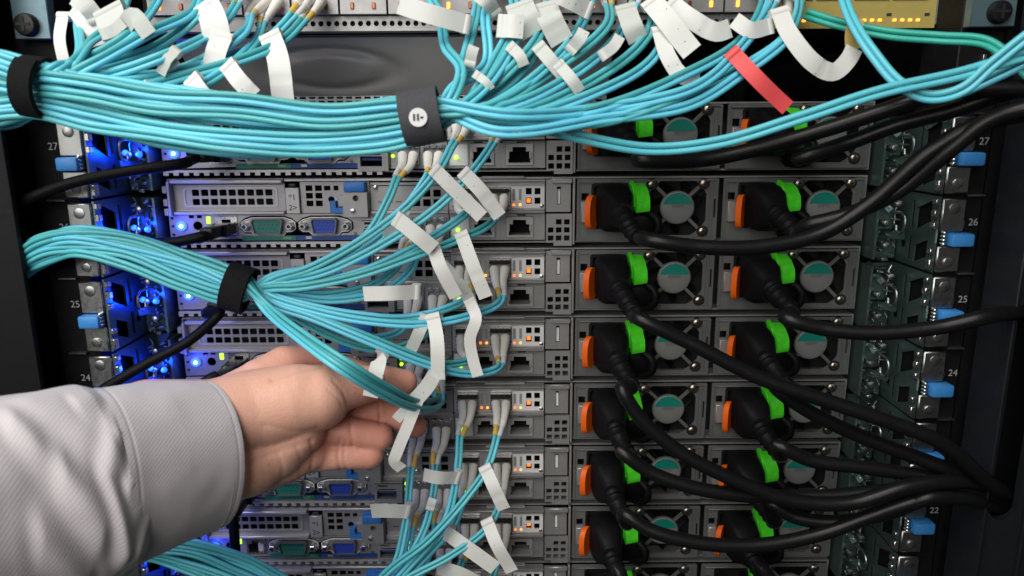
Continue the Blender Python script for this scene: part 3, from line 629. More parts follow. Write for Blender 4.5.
for s, x0, x1 in ((1, 240.5, 264), (-1, -260, -241)):
    e = sb(MB().box(x0, x1, PY-5, PY+1.5, -4.5 if s > 0 else -8, 60, 0.5), 'mounting_ear', 'ear_teal')
    cxx = 254 if s > 0 else -252
    zz = 2.6 if s > 0 else -1.0
    sb(MB().lathe_y(cxx, zz, [(PY-9.5, 3.2), (PY-9, 5.2), (PY-7.5, 5.8), (PY-5, 5.9)], 24), 'thumb_screw', 'black_plastic', e)
    c = MB(); c.box(cxx-3.6, cxx+3.6, PY-9.9, PY-9.2, zz-0.7, zz+0.7); c.box(cxx-0.7, cxx+0.7, PY-9.91, PY-9.21, zz-3.6, zz+3.6); sb(c, 'screw_slot', 'cavity', e)
# sloped grey cover in the gap below the switch, with an oval reflection put in as a ring groove, and a slotted foot
gc = thing('sloped_cover', 'plain grey sloped metal cover in the dark gap below the switch', 'cover', (0, 0, 116))
nx, ny = 60, 24; vs = []; fs = []
for j in range(ny+1):
    for i in range(nx+1):
        x = -200 + 262*i/nx; t_ = j/ny; y = 4 + 32*t_; z = 152 - 32*t_ - 116
        r_ = math.hypot((x+112)/46, (t_-0.55)/0.42)
        d = 2.2*math.exp(-((r_-0.8)/0.16)**2)
        vs.append((x, y + d*0.7, z + d*0.7))
for j in range(ny):
    for i in range(nx): fs.append((j*(nx+1)+i, j*(nx+1)+i+1, (j+1)*(nx+1)+i+1, (j+1)*(nx+1)+i))
k = len(vs); vs += [(v[0], v[1]+0.4, v[2]+1.5) for v in vs]; fs += [tuple(reversed([q+k for q in f])) for f in fs]
MB().add(vs, fs).build('cover_sheet', 'switch_under', gc)
MB().sheet(rect(-200, 62, -1.0, 3.9), [crect(-195 + 6*i, 0.3 + 2.4*j, 4.2, 1.4) for i in range(43) for j in range(2)], 37, 1.0).build('slotted_foot', 'switch_under', gc)

# ------------------------------------------------------------------ power cords
def power_cord(k, side, path, label):
    bx = 61.0 + 90.3*side; z0 = base_z(k)
    t = thing('power_cord', label, 'power cord', (bx, -2, z0+24), 'black power cords with orange tabs')
    o = Vector((bx, -2, z0+24))
    def b(mb, name, m, par=None):
        mb.v = [tuple(Vector(v)-o) for v in mb.v]; return mb.build(name, m, par or t)
    # plug body: rounded block that narrows to the boot
    me = MB(); vs = []; ys = [(-1.0, 10.0, 13.6), (-14, 10.2, 13.8), (-20, 9.6, 12.6), (-26, 7.6, 9.2), (-30, 6.4, 7.4)]
    n = 20
    for q, (y, w, h) in enumerate(ys):
        cxx = bx + 1.2*q*0.6; czz = z0 + 24 - 0.9*q
        for i in range(n):
            a = 2*PI*i/n; e = 0.45 if q < 3 else 0.8
            vs.append((cxx + w*math.copysign(abs(math.cos(a))**e, math.cos(a)), y, czz + h*math.copysign(abs(math.sin(a))**e, math.sin(a))))
    fs = []
    for q in range(len(ys)-1):
        for i in range(n): fs.append((q*n+i, q*n+(i+1) % n, (q+1)*n+(i+1) % n, (q+1)*n+i))
    fs.append(tuple(range(n))); fs.append(tuple((len(ys)-1)*n+i for i in range(n)))
    me.add(vs, fs); b(me, 'plug_body', 'black_matte')
    tb = MB().sheet([(-2-9*math.cos(a)**1, 0) for a in ()] or [(-10 + 6.2*math.copysign(abs(math.cos(a))**0.8, math.cos(a)), 10.2*math.copysign(abs(math.sin(a))**0.8, math.sin(a))) for a in [2*PI*i/24 for i in range(24)]], [], 0, 3.4)
    tb.v = [(bx - 14.2 + v[1] + 0.55*(v[0]+10), v[0], z0 + 20.4 + v[2]) for v in tb.v]
    ot = b(tb, 'release_tab', 'orange')
    tb2 = MB().sheet([(-10 + 3.6*math.cos(a), 7.0*math.sin(a)) for a in [2*PI*i/20 for i in range(20)]], [], -0.5, 0.5)
    tb2.v = [(bx - 14.2 + v[1] + 0.55*(v[0]+10), v[0], z0 + 20.4 + v[2]) for v in tb2.v]; b(tb2, 'tab_grip', 'orange', ot)
    start = [Vector((bx+2.4, -28, z0+21)), Vector((bx+4.5, -38, z0+17.5)), Vector((bx+8.5, -47, z0+11.5))]
    pts = spline(start + [P(*q) for q in path], 2.0)
    nb = 14; rad = []
    for i in range(nb): rad.append((6.6 - 1.9*i/nb)*(1.0 if i % 2 else 0.86))
    b(MB().tube(pts[:nb], rad, 14), 'strain_relief', 'black_matte')
    b(MB().tube(pts[nb-2:], 4.1, 14), 'cable', 'black_rubber')
    return t
EX = (1035, 100, -95)
cords = [
 (0, 0, [(640,160,-60),(700,160,-58),(760,148,-62),(830,128,-70),(880,112,-78),(930,96,-86),(975,89,-92),(1045,91,-100),(1150,120,-104),(1260,160,-80)], 'black power cord of the topmost server, left supply, behind loose aqua cords'),
 (0, 1, [(800,158,-60),(850,142,-64),(900,124,-72),(950,111,-80),(1000,94,-88),(1045,86,-96),(1150,105,-104),(1260,150,-80)], 'black power cord of the topmost server, right supply, climbing under aqua cords'),
 (1, 0, [(650,240,-62),(700,247,-66),(760,247,-68),(820,234,-70),(868,205,-74),(930,152,-84),(980,124,-92),(1045,112,-104),(1150,130,-108),(1260,180,-80)], 'black power cord looping under the second row fan, then up right'),
 (1, 1, [(806,226,-62),(850,214,-70),(900,190,-76),(950,150,-88),(990,120,-96),(1045,106,-108),(1150,118,-112),(1260,165,-80)], 'black power cord rising from the second row right plug to the cabinet edge'),
 (2, 0, [(638,318,-62),(690,343,-68),(760,378,-74),(830,402,-80),(890,422,-86),(940,442,-90),(985,480,-84),(1015,500,-50)], 'black power cord running diagonally from third row left plug to lower right'),
 (2, 1, [(786,318,-62),(825,329,-68),(880,333,-74),(940,327,-80),(985,317,-86),(1010,313,-78),(1035,312,-50)], 'black power cord sagging from third row right plug to right cabinet frame'),
 (3, 0, [(622,388,-62),(640,418,-66),(680,452,-70),(730,478,-74),(790,500,-78),(850,503,-82),(910,486,-86),(960,481,-84),(1010,492,-50)], 'black power cord crossing the fifth row left fan on its way down'),
 (3, 1, [(776,388,-62),(810,412,-66),(860,436,-70),(910,455,-76),(960,474,-80),(1012,498,-50)], 'black power cord running from fourth row right plug to lower right'),
 (4, 0, [(622,452,-60),(650,472,-64),(700,489,-68),(760,496,-70),(830,496,-74),(900,490,-78),(960,490,-80),(1012,505,-50)], 'black power cord bowing below the sixth row left fan'),
 (4, 1, [(778,446,-60),(810,460,-64),(860,467,-68),(910,474,-72),(960,482,-76),(1012,502,-50)], 'black power cord running nearly level from the fifth row right plug'),
 (5, 0, [(624,514,-60),(650,530,-66),(700,543,-70),(760,545,-72),(820,534,-74),(870,516,-78),(920,500,-84),(960,497,-84),(1012,515,-50)], 'lowest sagging black power cord with printed jacket'),
 (5, 1, [(768,502,-60),(795,517,-66),(840,522,-72),(890,512,-78),(930,497,-86),(965,498,-82),(1012,512,-50)], 'black power cord curving below the sixth row right plug'),
 (6, 0, [(618,570,-60),(630,590,-64),(700,620,-66),(800,640,-66)], 'bottom left black power plug with orange tab, cord leaving the picture'),
 (6, 1, [(760,565,-60),(780,590,-64),(840,620,-66),(900,640,-66)], 'bottom right black power plug with orange tab, cord leaving the picture'),
]
for a in cords: power_cord(*a)

# ------------------------------------------------------------------ fibre cords
def flag(par, org, pts, wpx, m='paper', wrap=True, tilt=0.0, wd=None):
    """paper flag: first point sits on the cord; width given in picture pixels at that depth"""
    p = [P(*q) for q in pts]
    sc_ = (P(pts[0][0]+1, pts[0][1], pts[0][2]) - p[0]).length
    w = wpx*sc_*0.93
    tw = random.Random(int(pts[0][0]*7+pts[0][1])); n_ = Vector((0, 1, 0)); path = spline(p, 2.0)
    path = [q + n_*(0.45*math.sin(i*0.35+(pts[0][0] % 6)) + (0.45 if i == int(len(path)*0.6) and int(pts[0][0]) % 3 == 0 else 0)) for i, q in enumerate(path)]
    f = MB().strip([q-org for q in path], w, 0.25, wdir=wd).build('label_flag', m, par)
    if wrap:
        T = (path[1]-path[0]).normalized()
        W = (T.cross(Vector((0, 1, 0)))).normalized() if wd is None else (Vector(wd) - T*T.dot(Vector(wd))).normalized()
        c = path[0] + Vector((0, 1.9, 0))
        wr = MB().tube([c - W*w/2 - org, c - org, c + W*w/2 - org], 2.5, 12, flat=1.0)
        wr.build('label_wrap', m, f)
    return f
def cord(name, label, group, ctrl, pair=Vector((0, 0, 1)), conn=True, m='aqua', rad=1.5, cat='fibre cable', gap=None, boot=20.0, offs=None, flags=(), swap=False, step=2.5):
    """duplex cord: ctrl runs from the connector to the far end (mm)"""
    org = Vector(ctrl[0])
    t = thing(name, label, cat, org, group)
    g = rad*1.04 if gap is None else gap
    path = spline(ctrl, step)
    n = len(path)
    for q in (-1, 1):
        pp = []
        for i, p in enumerate(path):
            T = (path[min(i+1, n-1)]-path[max(i-1, 0)]).normalized()
            f = min(1.0, i*step/30.0) if conn else 1.0
            S = Vector((1, 0, 0))*(1-f)*2.0 + T.cross(Vector((0, 1, 0))).normalized()*f if conn else T.cross(Vector((0, 1, 0))).normalized()
            if S.length < 1e-3: S = Vector((1, 0, 0))
            S.normalize()
            if S.x < 0 and f < 0.6: S = -S
            ww = (3.3*(1-f) + g*f) if conn else g
            pp.append(p + S*q*ww - org)
        # keep the two strands from crossing where the side vector flips
        if conn:
            k0 = 0; k1 = int(boot/step); k2 = k1 + max(2, int(8/step))
            bt = MB().tube(pp[k0:k1+1], [3.0 - 1.1*i/max(1, k1) for i in range(k1+1)], 12); bt.build('boot', 'boot_white', t)
            MB().tube(pp[k1:k2+1], 1.62, 10).build('collar', 'collar_yellow' if (q > 0) != swap else 'collar_clear', t)
            MB().tube(pp[k2:], rad, 10).build('jacket', m, t)
        else:
            MB().tube(pp, rad, 10).build('jacket', m, t)
    for fl in flags: flag(t, org, *fl)
    return t
# ---- middle bundle: the cords of the servers in view down to the hand
def gridoffs(n, cols, sx, sy):
    rows = math.ceil(n/cols)
    return [(((i//cols)-(rows-1)/2)*sx, ((i % cols)-(cols-1)/2)*sy) for i in range(n)]
BR = random.Random(11)
def hexoffs(n, sp, ecc=1.0):
    pts = []
    R = int(math.sqrt(n))+3
    for i in range(-R, R+1):
        for j in range(-R, R+1): pts.append(((i + 0.5*(j % 2))*sp, j*sp*0.87))
    pts.sort(key=lambda p: p[0]**2 + (p[1]*ecc)**2)
    return pts[:n]
def cage_pt(k, which):
    z = base_z(k)
    x, v, y = {'R1': (-29.5, 29.0, -5.5), 'R2': (-7.7, 29.0, -5.5), 'A1': (-62.3, 10.6, -4.5), 'A2': (-46.9, 10.6, -4.5)}[which]
    return Vector((x, y, z+v))
def bundle(stations, off, spread):
    """offset a bundle's centre line stations by this cord's own place in it"""
    out = []
    for i, st in enumerate(stations):
        c = P(*st); nx = P(*stations[min(i+1, len(stations)-1)]) - P(*stations[max(i-1, 0)]); T = nx.normalized()
        Y = Vector((0, 1, 0)); S = T.cross(Y).normalized(); D = S.cross(T)
        a = 0.30*math.sin(i*1.3 + 0.2*off[0]); ox = off[0]*math.cos(a) - off[1]*math.sin(a); oy = off[0]*math.sin(a) + off[1]*math.cos(a)
        jj = 1.7 if 0 < i else 0.3
        out.append(c + (S*(oy + BR.uniform(-1, 1)*jj) + D*(ox + BR.uniform(-1, 1)*jj))*spread[i])
    return out
B_ST = [(238, 287, -60), (190, 272, -62), (130, 253, -64), (80, 243, -66), (48, 248, -62), (20, 263, -55), (-15, 285, -48)]
B_SP = [0.86, 0.92, 0.85, 0.72, 0.66, 0.62, 0.6]
BW = {
 (0,'R1'): [(452,146,-36),(440,168,-46),(410,203,-54),(365,238,-58),(310,268,-60),(275,279,-58)],
 (0,'R2'): [(490,148,-36),(472,172,-46),(440,205,-54),(390,240,-58),(325,272,-60),(278,283,-58)],
 (0,'A1'): [(398,176,-28),(388,200,-38),(366,236,-48),(318,266,-56),(272,277,-57)],
 (0,'A2'): [(430,172,-28),(408,205,-38),(378,240,-48),(322,272,-56),(272,281,-57)],
 (1,'R1'): [(465,214,-34),(440,232,-42),(410,250,-50),(360,272,-56),(305,284,-58),(275,285,-58)],
 (1,'R2'): [(490,224,-36),(462,238,-46),(420,254,-54),(360,275,-60),(300,287,-62),(275,288,-60)],
 (1,'A1'): [(404,246,-26),(400,262,-34),(378,282,-44),(330,294,-52),(275,290,-56)],
 (1,'A2'): [(418,248,-26),(412,268,-34),(385,290,-44),(335,300,-52),(275,293,-56)],
 (2,'R1'): [(470,296,-34),(448,308,-44),(405,318,-52),(350,314,-58),(300,304,-60),(270,295,-58)],
 (2,'R2'): [(500,302,-36),(475,314,-46),(425,324,-56),(360,320,-62),(305,308,-62),(270,297,-60)],
 (2,'A1'): [(408,320,-24),(398,332,-32),(370,338,-42),(325,325,-50),(270,300,-56)],
 (2,'A2'): [(436,322,-26),(420,338,-36),(385,350,-44),(335,338,-52),(272,303,-56)],
 (3,'R1'): [(470,360,-34),(440,364,-46),(405,352,-56),(355,332,-62),(305,314,-62),(270,301,-60)],
 (3,'R2'): [(498,368,-38),(470,374,-48),(425,364,-60),(370,342,-66),(312,318,-64),(270,303,-61)],
 (3,'A1'): [(437,396,-40),(418,402,-72),(388,388,-98),(345,362,-112),(300,332,-92),(268,307,-68)],
 (3,'A2'): [(442,403,-42),(420,409,-74),(382,394,-102),(338,367,-116),(296,336,-95),(266,310,-69)],
}
BF = {
 (0,'R1'): [([(436,171,-52),(455,190,-56),(482,217,-57)], 15.5)],
 (0,'R2'): [([(465,174,-51),(482,192,-54),(500,217,-54)], 15.5)],
 (0,'A2'): [([(404,213,-44),(396,224,-48),(384,238,-47)], 11, 'paper_grey')],
 (1,'R1'): [([(398,220,-60),(416,234,-66),(434,249,-66)], 17), ([(434,250,-62),(440,266,-66),(456,297,-63)], 15)],
 (1,'R2'): [([(462,236,-50),(470,258,-57),(486,298,-57)], 15)],
 (1,'A1'): [([(416,292,-58),(392,293,-64),(363,294,-62)], 16)],
 (1,'A2'): [([(446,268,-44),(456,280,-50),(470,300,-49),(474,318,-46)], 13, 'paper_grey')],
 (2,'R2'): [([(470,302,-50),(476,318,-57),(470,338,-57),(473,360,-56),(478,376,-55)], 12.5)],
 (2,'R1'): [([(425,319,-54),(420,330,-58),(410,352,-54)], 13, 'paper_grey'), ([(433,318,-57),(437,340,-62),(438,380,-62)], 15)],
 (2,'A2'): [([(384,349,-60),(378,365,-92),(370,397,-99)], 15)],
 (3,'R1'): [([(436,372,-58),(426,388,-70),(408,408,-78)], 16)],
 (3,'A2'): [([(416,405,-76),(410,420,-82),(397,452,-84),(394,462,-83),(402,469,-80)], 12.5), ([(412,408,-77),(403,412,-80),(396,420,-81)], 11)],
}
offs = gridoffs(16, 4, 2.9, 5.4)
order = sorted(BW, key=lambda q: (q[0], q[1]))
# upper cords take the upper places of the bundle
offs.sort(key=lambda o: -o[1])
names_srv = ['topmost server', 'second server from the top', 'third server from the top', 'fourth server from the top', 'fifth server from the top', 'sixth server from the top', 'seventh server from the top']
names_port = {'R1': 'upper inner port', 'R2': 'upper outer port', 'A1': 'lower left port', 'A2': 'lower second port'}
for i, key in enumerate(order):
    k, w = key
    c0 = cage_pt(k, w)
    fw_ = Vector((0, -11, -5)) if w[0] == 'R' else Vector((0, -10, -6))
    ctrl = [c0, c0+fw_] + [P(*q) for q in BW[key]] + bundle(B_ST, offs[i], B_SP)
    cord('fibre_cord', 'aqua cord of middle bundle in %s of %s' % (names_port[w], names_srv[k]), 'aqua fibre cords of the middle bundle',
         ctrl, rad=1.22, flags=BF.get(key, ()), swap=bool(i % 2))
# ---- lower bundle: cords of the servers below the hand
C_ST = [(350, 612, -62), (300, 603, -64), (240, 573, -66), (190, 554, -68), (140, 545, -72), (80, 545, -78)]
C_SP = [1.0]*6
CW = {
 (4,'R1'): [(460,436,-30),(459,455,-36),(456,480,-44),(446,520,-52),(415,560,-58)],
 (4,'R2'): [(497,436,-30),(488,466,-42),(466,498,-52),(428,540,-60),(385,574,-62)],
 (4,'A1'): [(413,456,-22),(410,480,-30),(405,525,-42),(392,570,-54)],
 (4,'A2'): [(436,456,-24),(434,490,-34),(424,530,-44),(400,570,-54)],
 (5,'R1'): [(463,500,-32),(454,524,-40),(430,552,-50),(395,585,-58)],
 (5,'R2'): [(500,503,-32),(487,528,-44),(450,556,-54),(405,580,-60)],
 (5,'A1'): [(414,514,-22),(410,540,-32),(400,575,-46)],
 (5,'A2'): [(438,514,-24),(432,545,-34),(412,585,-46)],
 (6,'R1'): [(462,562,-32),(452,590,-42),(420,620,-54)],
 (6,'R2'): [(496,566,-32),(484,592,-42),(440,625,-54)],
 (6,'A1'): [(415,578,-22),(410,600,-36)],
 (6,'A2'): [(440,578,-24),(430,605,-38)],
}
CF = {
 (4,'R1'): [([(457,478,-48),(440,478,-54),(423,474,-52)], 15)],
 (4,'R2'): [([(486,470,-47),(493,486,-52),(504,509,-50)], 14)],
 (4,'A1'): [([(407,511,-44),(390,511,-48),(371,511,-46)], 16.5)],
 (4,'A2'): [([(430,508,-44),(432,501,-45),(433,498,-44)], 9)],
 (5,'R1'): [([(449,534,-46),(468,549,-52),(496,568,-52)], 17)],
 (5,'R2'): [([(488,524,-49),(496,543,-54),(512,572,-52)], 14)],
 (6,'R1'): [([(440,568,-48),(460,574,-54),(488,590,-54)], 18, 'paper_grey')],
}
offs = gridoffs(12, 4, 2.9, 5.4); offs.sort(key=lambda o: o[0])
for i, key in enumerate(sorted(CW)):
    k, w = key; c0 = cage_pt(k, w)
    fw_ = Vector((0, -11, -5)) if w[0] == 'R' else Vector((0, -10, -6))
    ctrl = [c0, c0+fw_] + [P(*q) for q in CW[key]] + bundle(C_ST, offs[i], C_SP)
    cord('fibre_cord', 'aqua cord of lower bundle in %s of %s' % (names_port[w], names_srv[k]), 'aqua fibre cords of the lower bundle',
         ctrl, rad=1.22, flags=CF.get(key, ()), swap=bool(i % 2))
# ---- top bundle: two fans that share the left strap
A_ST = [(422, 117, -104), (330, 130, -106), (240, 128, -108), (160, 116, -108), (95, 102, -106), (38, 93, -105), (0, 99, -104), (-50, 104, -100)]
A_SP = [0.78, 0.98, 1.12, 1.1, 0.95, 0.82, 1.0, 1.2]
AR = [
 [(428,-14,-30),(436,20,-55),(450,50,-75),(462,75,-92)],
 [(484,-12,-30),(482,20,-60),(470,60,-84),(455,92,-98)],
 [(496,-12,-30),(492,20,-60),(480,58,-84),(460,94,-98)],
 [(512,-12,-30),(508,15,-56),(496,55,-82),(468,95,-98)],
 [(526,-12,-30),(520,20,-58),(506,55,-82),(474,96,-98)],
 [(548,-12,-30),(544,12,-54),(526,52,-80),(482,96,-98)],
 [(558,-12,-30),(552,22,-56),(532,56,-80),(486,99,-98)],
 [(600,-10,-30),(590,22,-56),(556,62,-82),(494,102,-100)],
 [(612,-10,-30),(598,34,-60),(556,72,-84),(498,106,-100)],
 [(640,-10,-30),(622,32,-62),(580,72,-86),(500,107,-102)],
 [(662,-10,-30),(640,42,-64),(592,78,-88),(500,110,-103)],
 [(668,-8,-34),(650,52,-66),(606,92,-90),(506,113,-104)],
 [(765,-10,-30),(745,34,-64),(685,74,-86),(592,104,-98),(502,116,-104)],
 [(778,-10,-30),(752,46,-66),(692,84,-88),(600,110,-100),(504,120,-106)],
 [(790,-6,-30),(775,40,-62),(735,70,-78),(690,92,-92),(604,116,-102),(504,124,-107)],
 [(802,6,-30),(780,45,-64),(742,76,-80),(690,100,-94),(600,121,-104),(500,127,-106)],
]
ARF = {
 2: [([(494,12,-64),(488,2,-70),(478,-6,-70)], 16), ([(478,76,-94),(486,82,-97),(492,90,-96)], 9, 'paper_grey')],
 4: [([(512,48,-84),(520,56,-88),(524,66,-87)], 12, 'paper_grey')],
 0: [([(466,24,-76),(430,14,-82),(398,4,-80)], 20)],
 1: [([(470,62,-92),(472,52,-94),(474,46,-94)], 12)],
 3: [([(502,26,-74),(512,26,-78),(524,27,-78)], 24)],
 5: [([(520,6,-66),(524,16,-70),(534,34,-70)], 30, 'paper_grey')],
 6: [([(546,6,-66),(550,18,-72),(562,42,-70)], 26, 'paper_grey')],
 7: [([(588,10,-66),(570,0,-72),(556,-6,-72)], 18), ([(572,48,-80),(580,38,-84),(584,30,-83)], 13)],
 8: [([(560,66,-88),(572,80,-92),(580,92,-90)], 13, 'paper_grey')],
 9: [([(626,8,-66),(632,26,-72),(638,40,-70)], 22, 'paper_grey'), ([(604,54,-82),(614,46,-86),(620,36,-86)], 12)],
 10: [([(652,2,-66),(672,26,-74),(692,52,-76)], 23), ([(660,30,-70),(668,56,-76),(682,76,-77),(700,78,-76)], 17)],
 11: [([(540,48,-84),(552,62,-88),(566,78,-86)], 15, 'paper_grey')],
 12: [([(672,4,-58),(690,18,-64),(716,32,-64),(730,28,-62)], 20)],
 13: [([(770,26,-66),(750,30,-70),(734,20,-68)], 17)],
 14: [([(857,18,-66),(853,34,-68),(854,50,-67)], 17, 'gold_tape', False), ([(780,12,-66),(790,34,-72),(812,62,-74),(834,72,-72),(848,60,-70),(854,48,-69)], 19)],
 15: [([(734,54,-84),(758,80,-88),(788,108,-86)], 17, 'red_tape')],
}
AL = [
 [(200,-16,-30),(184,10,-60),(150,34,-80),(92,66,-98)],
 [(214,-16,-30),(200,14,-60),(160,42,-80),(96,70,-99)],
 [(236,-10,-30),(215,30,-64),(165,58,-84),(100,76,-100)],
 [(258,6,-30),(240,34,-62),(172,66,-84),(102,80,-101)],
 [(300,10,-26),(270,36,-56),(182,72,-84),(105,84,-102)],
 [(312,10,-26),(280,44,-58),(192,78,-86),(108,87,-103)],
 [(166,-16,-30),(158,6,-58),(130,34,-80),(86,62,-98)],
 [(80,-16,-34),(79,20,-62),(74,52,-88),(60,68,-100)],
 [(126,-16,-32),(118,20,-60),(98,44,-84),(70,66,-100)],
 [(266,8,-30),(246,48,-62),(192,84,-88),(112,90,-104)],
]
ALF = {
 0: [([(122,30,-84),(134,16,-88),(150,36,-88)], 18, 'paper_grey')],
 1: [([(206,4,-64),(214,22,-70),(218,42,-70)], 30)],
 8: [([(96,18,-72),(86,6,-76),(74,-4,-76)], 20), ([(104,34,-82),(114,30,-86),(124,22,-86)], 12, 'paper_grey')],
 2: [([(174,52,-90),(166,60,-93),(160,74,-92)], 11, 'paper_grey'), ([(222,36,-72),(216,50,-76),(212,68,-76)], 22)],
 3: [([(168,64,-88),(172,60,-89),(176,58,-88)], 14, 'paper_grey'), ([(192,80,-92),(200,92,-96),(212,106,-94)], 19)],
 4: [([(270,36,-62),(278,60,-68),(284,106,-68)], 24)],
 5: [([(228,66,-84),(240,82,-88),(254,96,-86)], 19)],
 6: [([(108,10,-76),(112,24,-80),(122,44,-80)], 34, 'paper_grey')],
 7: [([(78,8,-64),(88,24,-70),(98,46,-70)], 26), ([(62,16,-58),(60,38,-62),(64,62,-64)], 13)],
 9: [([(144,88,-104),(150,96,-107),(156,108,-106)], 15)],
}
allo = hexoffs(26, 4.4, 0.9); allo.sort(key=lambda o: o[1])
lo_ = allo[:16]; lo_.sort(key=lambda o: o[0]); up_ = allo[16:]
lo2 = gridoffs(16, 4, 3.3, 6.2)
lo2.sort(key=lambda o: -o[1] + 3.5*math.sin(o[0]*2.1+o[1]))
place_r = ['left of the others', 'beside the grey strap', 'third from the left in the fan', 'under a broad white flag', 'fifth in the fan', 'under a greenish flag', 'next to a greenish flag', 'with a flag at the top edge', 'with a small hanging flag', 'before the dark gap', 'with the double white flags', 'with a flag tucked low', 'reaching far right past a curled flag', 'reaching far right with flat flag', 'with long folded white flag', 'with the red tape flag']
place_l = ['first of the steep ones', 'under the wide twin flag', 'with a short square flag', 'with two low flags', 'with the longest hanging flag', 'lowest of the long ones', 'under the broad printed flag', 'dropping straight beside the round screw', 'second from the round screw', 'with the lowest small flag']
for i, q in enumerate(AR):
    st = bundle(A_ST, lo2[i], A_SP)
    e = P(*q[0])
    st0 = Vector((e.x, SWY-3, e.z+8))
    cord('fibre_cord', 'aqua cord fanning up right of the grey strap, ' + place_r[i], 'aqua fibre cords of the top right fan', [st0] + [P(p[0]+BR.uniform(-9, 9), p[1]+BR.uniform(-6, 6), p[2]+BR.uniform(-8, 8)) for p in q] + st, flags=ARF.get(i, ()), swap=bool(i % 2), boot=18, rad=1.34)
AL_ST = [(38, 76, -106), (0, 72, -106), (-50, 66, -100)]
ofl = gridoffs(10, 3, 3.3, 5.6); ofl.sort(key=lambda o: -o[1])
for i, q in enumerate(sorted(range(10), key=lambda a: AL[a][-1][1])):
    st = bundle(AL_ST, (ofl[i][0], ofl[i][1]), [0.85, 1.1, 1.3])
    qq = AL[q]; e = P(*qq[0]); st0 = Vector((e.x, SWY-3, e.z+6))
    cord('fibre_cord', 'aqua cord fanning up beside the left black strap, ' + place_l[q], 'aqua fibre cords of the top left fan', [st0] + [P(p[0]+BR.uniform(-7, 7), p[1]+BR.uniform(-5, 5), p[2]+BR.uniform(-8, 8)) for p in qq] + st, flags=ALF.get(q, ()), swap=bool(i % 2), boot=18, rad=1.34)
# end of the red flag and the gold end of the folded flag
# ---- loose cords at the right
cord('fibre_cord', 'loose aqua cord sagging low in front of the topmost plugs', None, [P(*p) for p in [(480,118,-100),(530,124,-100),(580,137,-96),(650,149,-92),(720,142,-94),(800,118,-98),(880,92,-102),(960,74,-106),(1045,50,-112),(1180,30,-120),(1260,60,-90)]], conn=False)
cord('fibre_cord', 'loose aqua cord pair dropping from the gold bezel and looping up right', None, [P(*p) for p in [(838,-20,-50),(852,20,-72),(872,52,-86),(900,84,-96),(930,97,-102),(962,90,-106),(995,62,-110),(1045,25,-116),(1150,-20,-120),(1260,-30,-90)]], conn=False)
cord('fibre_cord', 'loose teal green cord running level below the gold bezel', None, [P(*p) for p in [(806,14,-34),(840,24,-48),(890,34,-62),(940,38,-72),(985,42,-86),(1010,58,-96),(1045,90,-106),(1120,170,-110),(1220,220,-90)]], conn=False, m='teal_jacket')
cord('fibre_cord', 'short aqua cord crossing behind the loop at upper right', None, [P(*p) for p in [(800,140,-56),(840,126,-60),(880,111,-66),(920,101,-76),(960,92,-92),(1000,74,-98),(1045,54,-104),(1150,30,-110),(1260,40,-85)]], conn=False, m='aqua')

# ------------------------------------------------------------------ straps round the bundles
def strap(name, label, c, T, w, a, b_, m, thick=1.3, group=None, tail=True):
    """oval band: centre, bundle direction, width along it, half axes"""
    T = Vector(T).normalized(); Y = Vector((0, 1, 0)); S = T.cross(Y).normalized(); D = S.cross(T)
    c = Vector(c); t = thing(name, label, 'strap', c, group)
    n = 40; vs = []; fs = []
    for i in range(n):
        an = 2*PI*i/n; d = S*math.cos(an)*a + D*math.sin(an)*b_; e = S*math.cos(an)*(a+thick) + D*math.sin(an)*(b_+thick)
        for (q, u) in ((d, -w/2), (e, -w/2), (e, w/2), (d, w/2)): vs.append(tuple(q + T*u))
    for i in range(n):
        for k in range(4):
            A = 4*i+k; B = 4*i+(k+1) % 4; C = 4*((i+1) % n)+(k+1) % 4; Dd = 4*((i+1) % n)+k; fs.append((A, B, C, Dd))
    MB().add(vs, fs).build('band', m, t)
    if tail:
        pts = []
        for i in range(16):
            an = 0.6 + 2.4*i/15; k = thick + 0.7
            pts.append(S*math.cos(an)*(a+k) - D*math.sin(an)*(b_+k))
        MB().strip(pts, w*0.96, 1.0, wdir=T).build('band_end', m, t)
    return t
sA = strap('cable_strap', 'black strap round the top bundle at the left edge', P(38, 87, -105), P(70, 92, -105)-P(10, 84, -105), 10.0, 12.2, 11.6, 'velcro')
sB = strap('cable_strap', 'black strap round the middle aqua bundle', P(238, 287, -59), P(270, 297, -59)-P(200, 274, -60), 13.0, 11.8, 8.6, 'velcro')
sC = strap('cable_strap', 'grey strap with round white logo on the top bundle', P(422, 117, -104), P(450, 111, -104)-P(390, 122, -104), 18.0, 11.6, 10.4, 'strap_grey', tail=False)
lg = MB().prism(circ(0, 0, 4.1, 24), -0.15, 0.1).build('logo_disc', 'print_white', sC)
lg.location = Vector((-0.3, -12.1, -0.3))*MM
gl = MB(); gl.box(-2.2, -1.3, -0.35, -0.16, -1.5, 1.5); gl.box(-0.5, 0.4, -0.35, -0.16, -1.5, 1.5); gl.box(1.0, 2.4, -0.35, -0.16, -0.5, 0.4); gl.build('logo_mark', 'print_dark', lg)

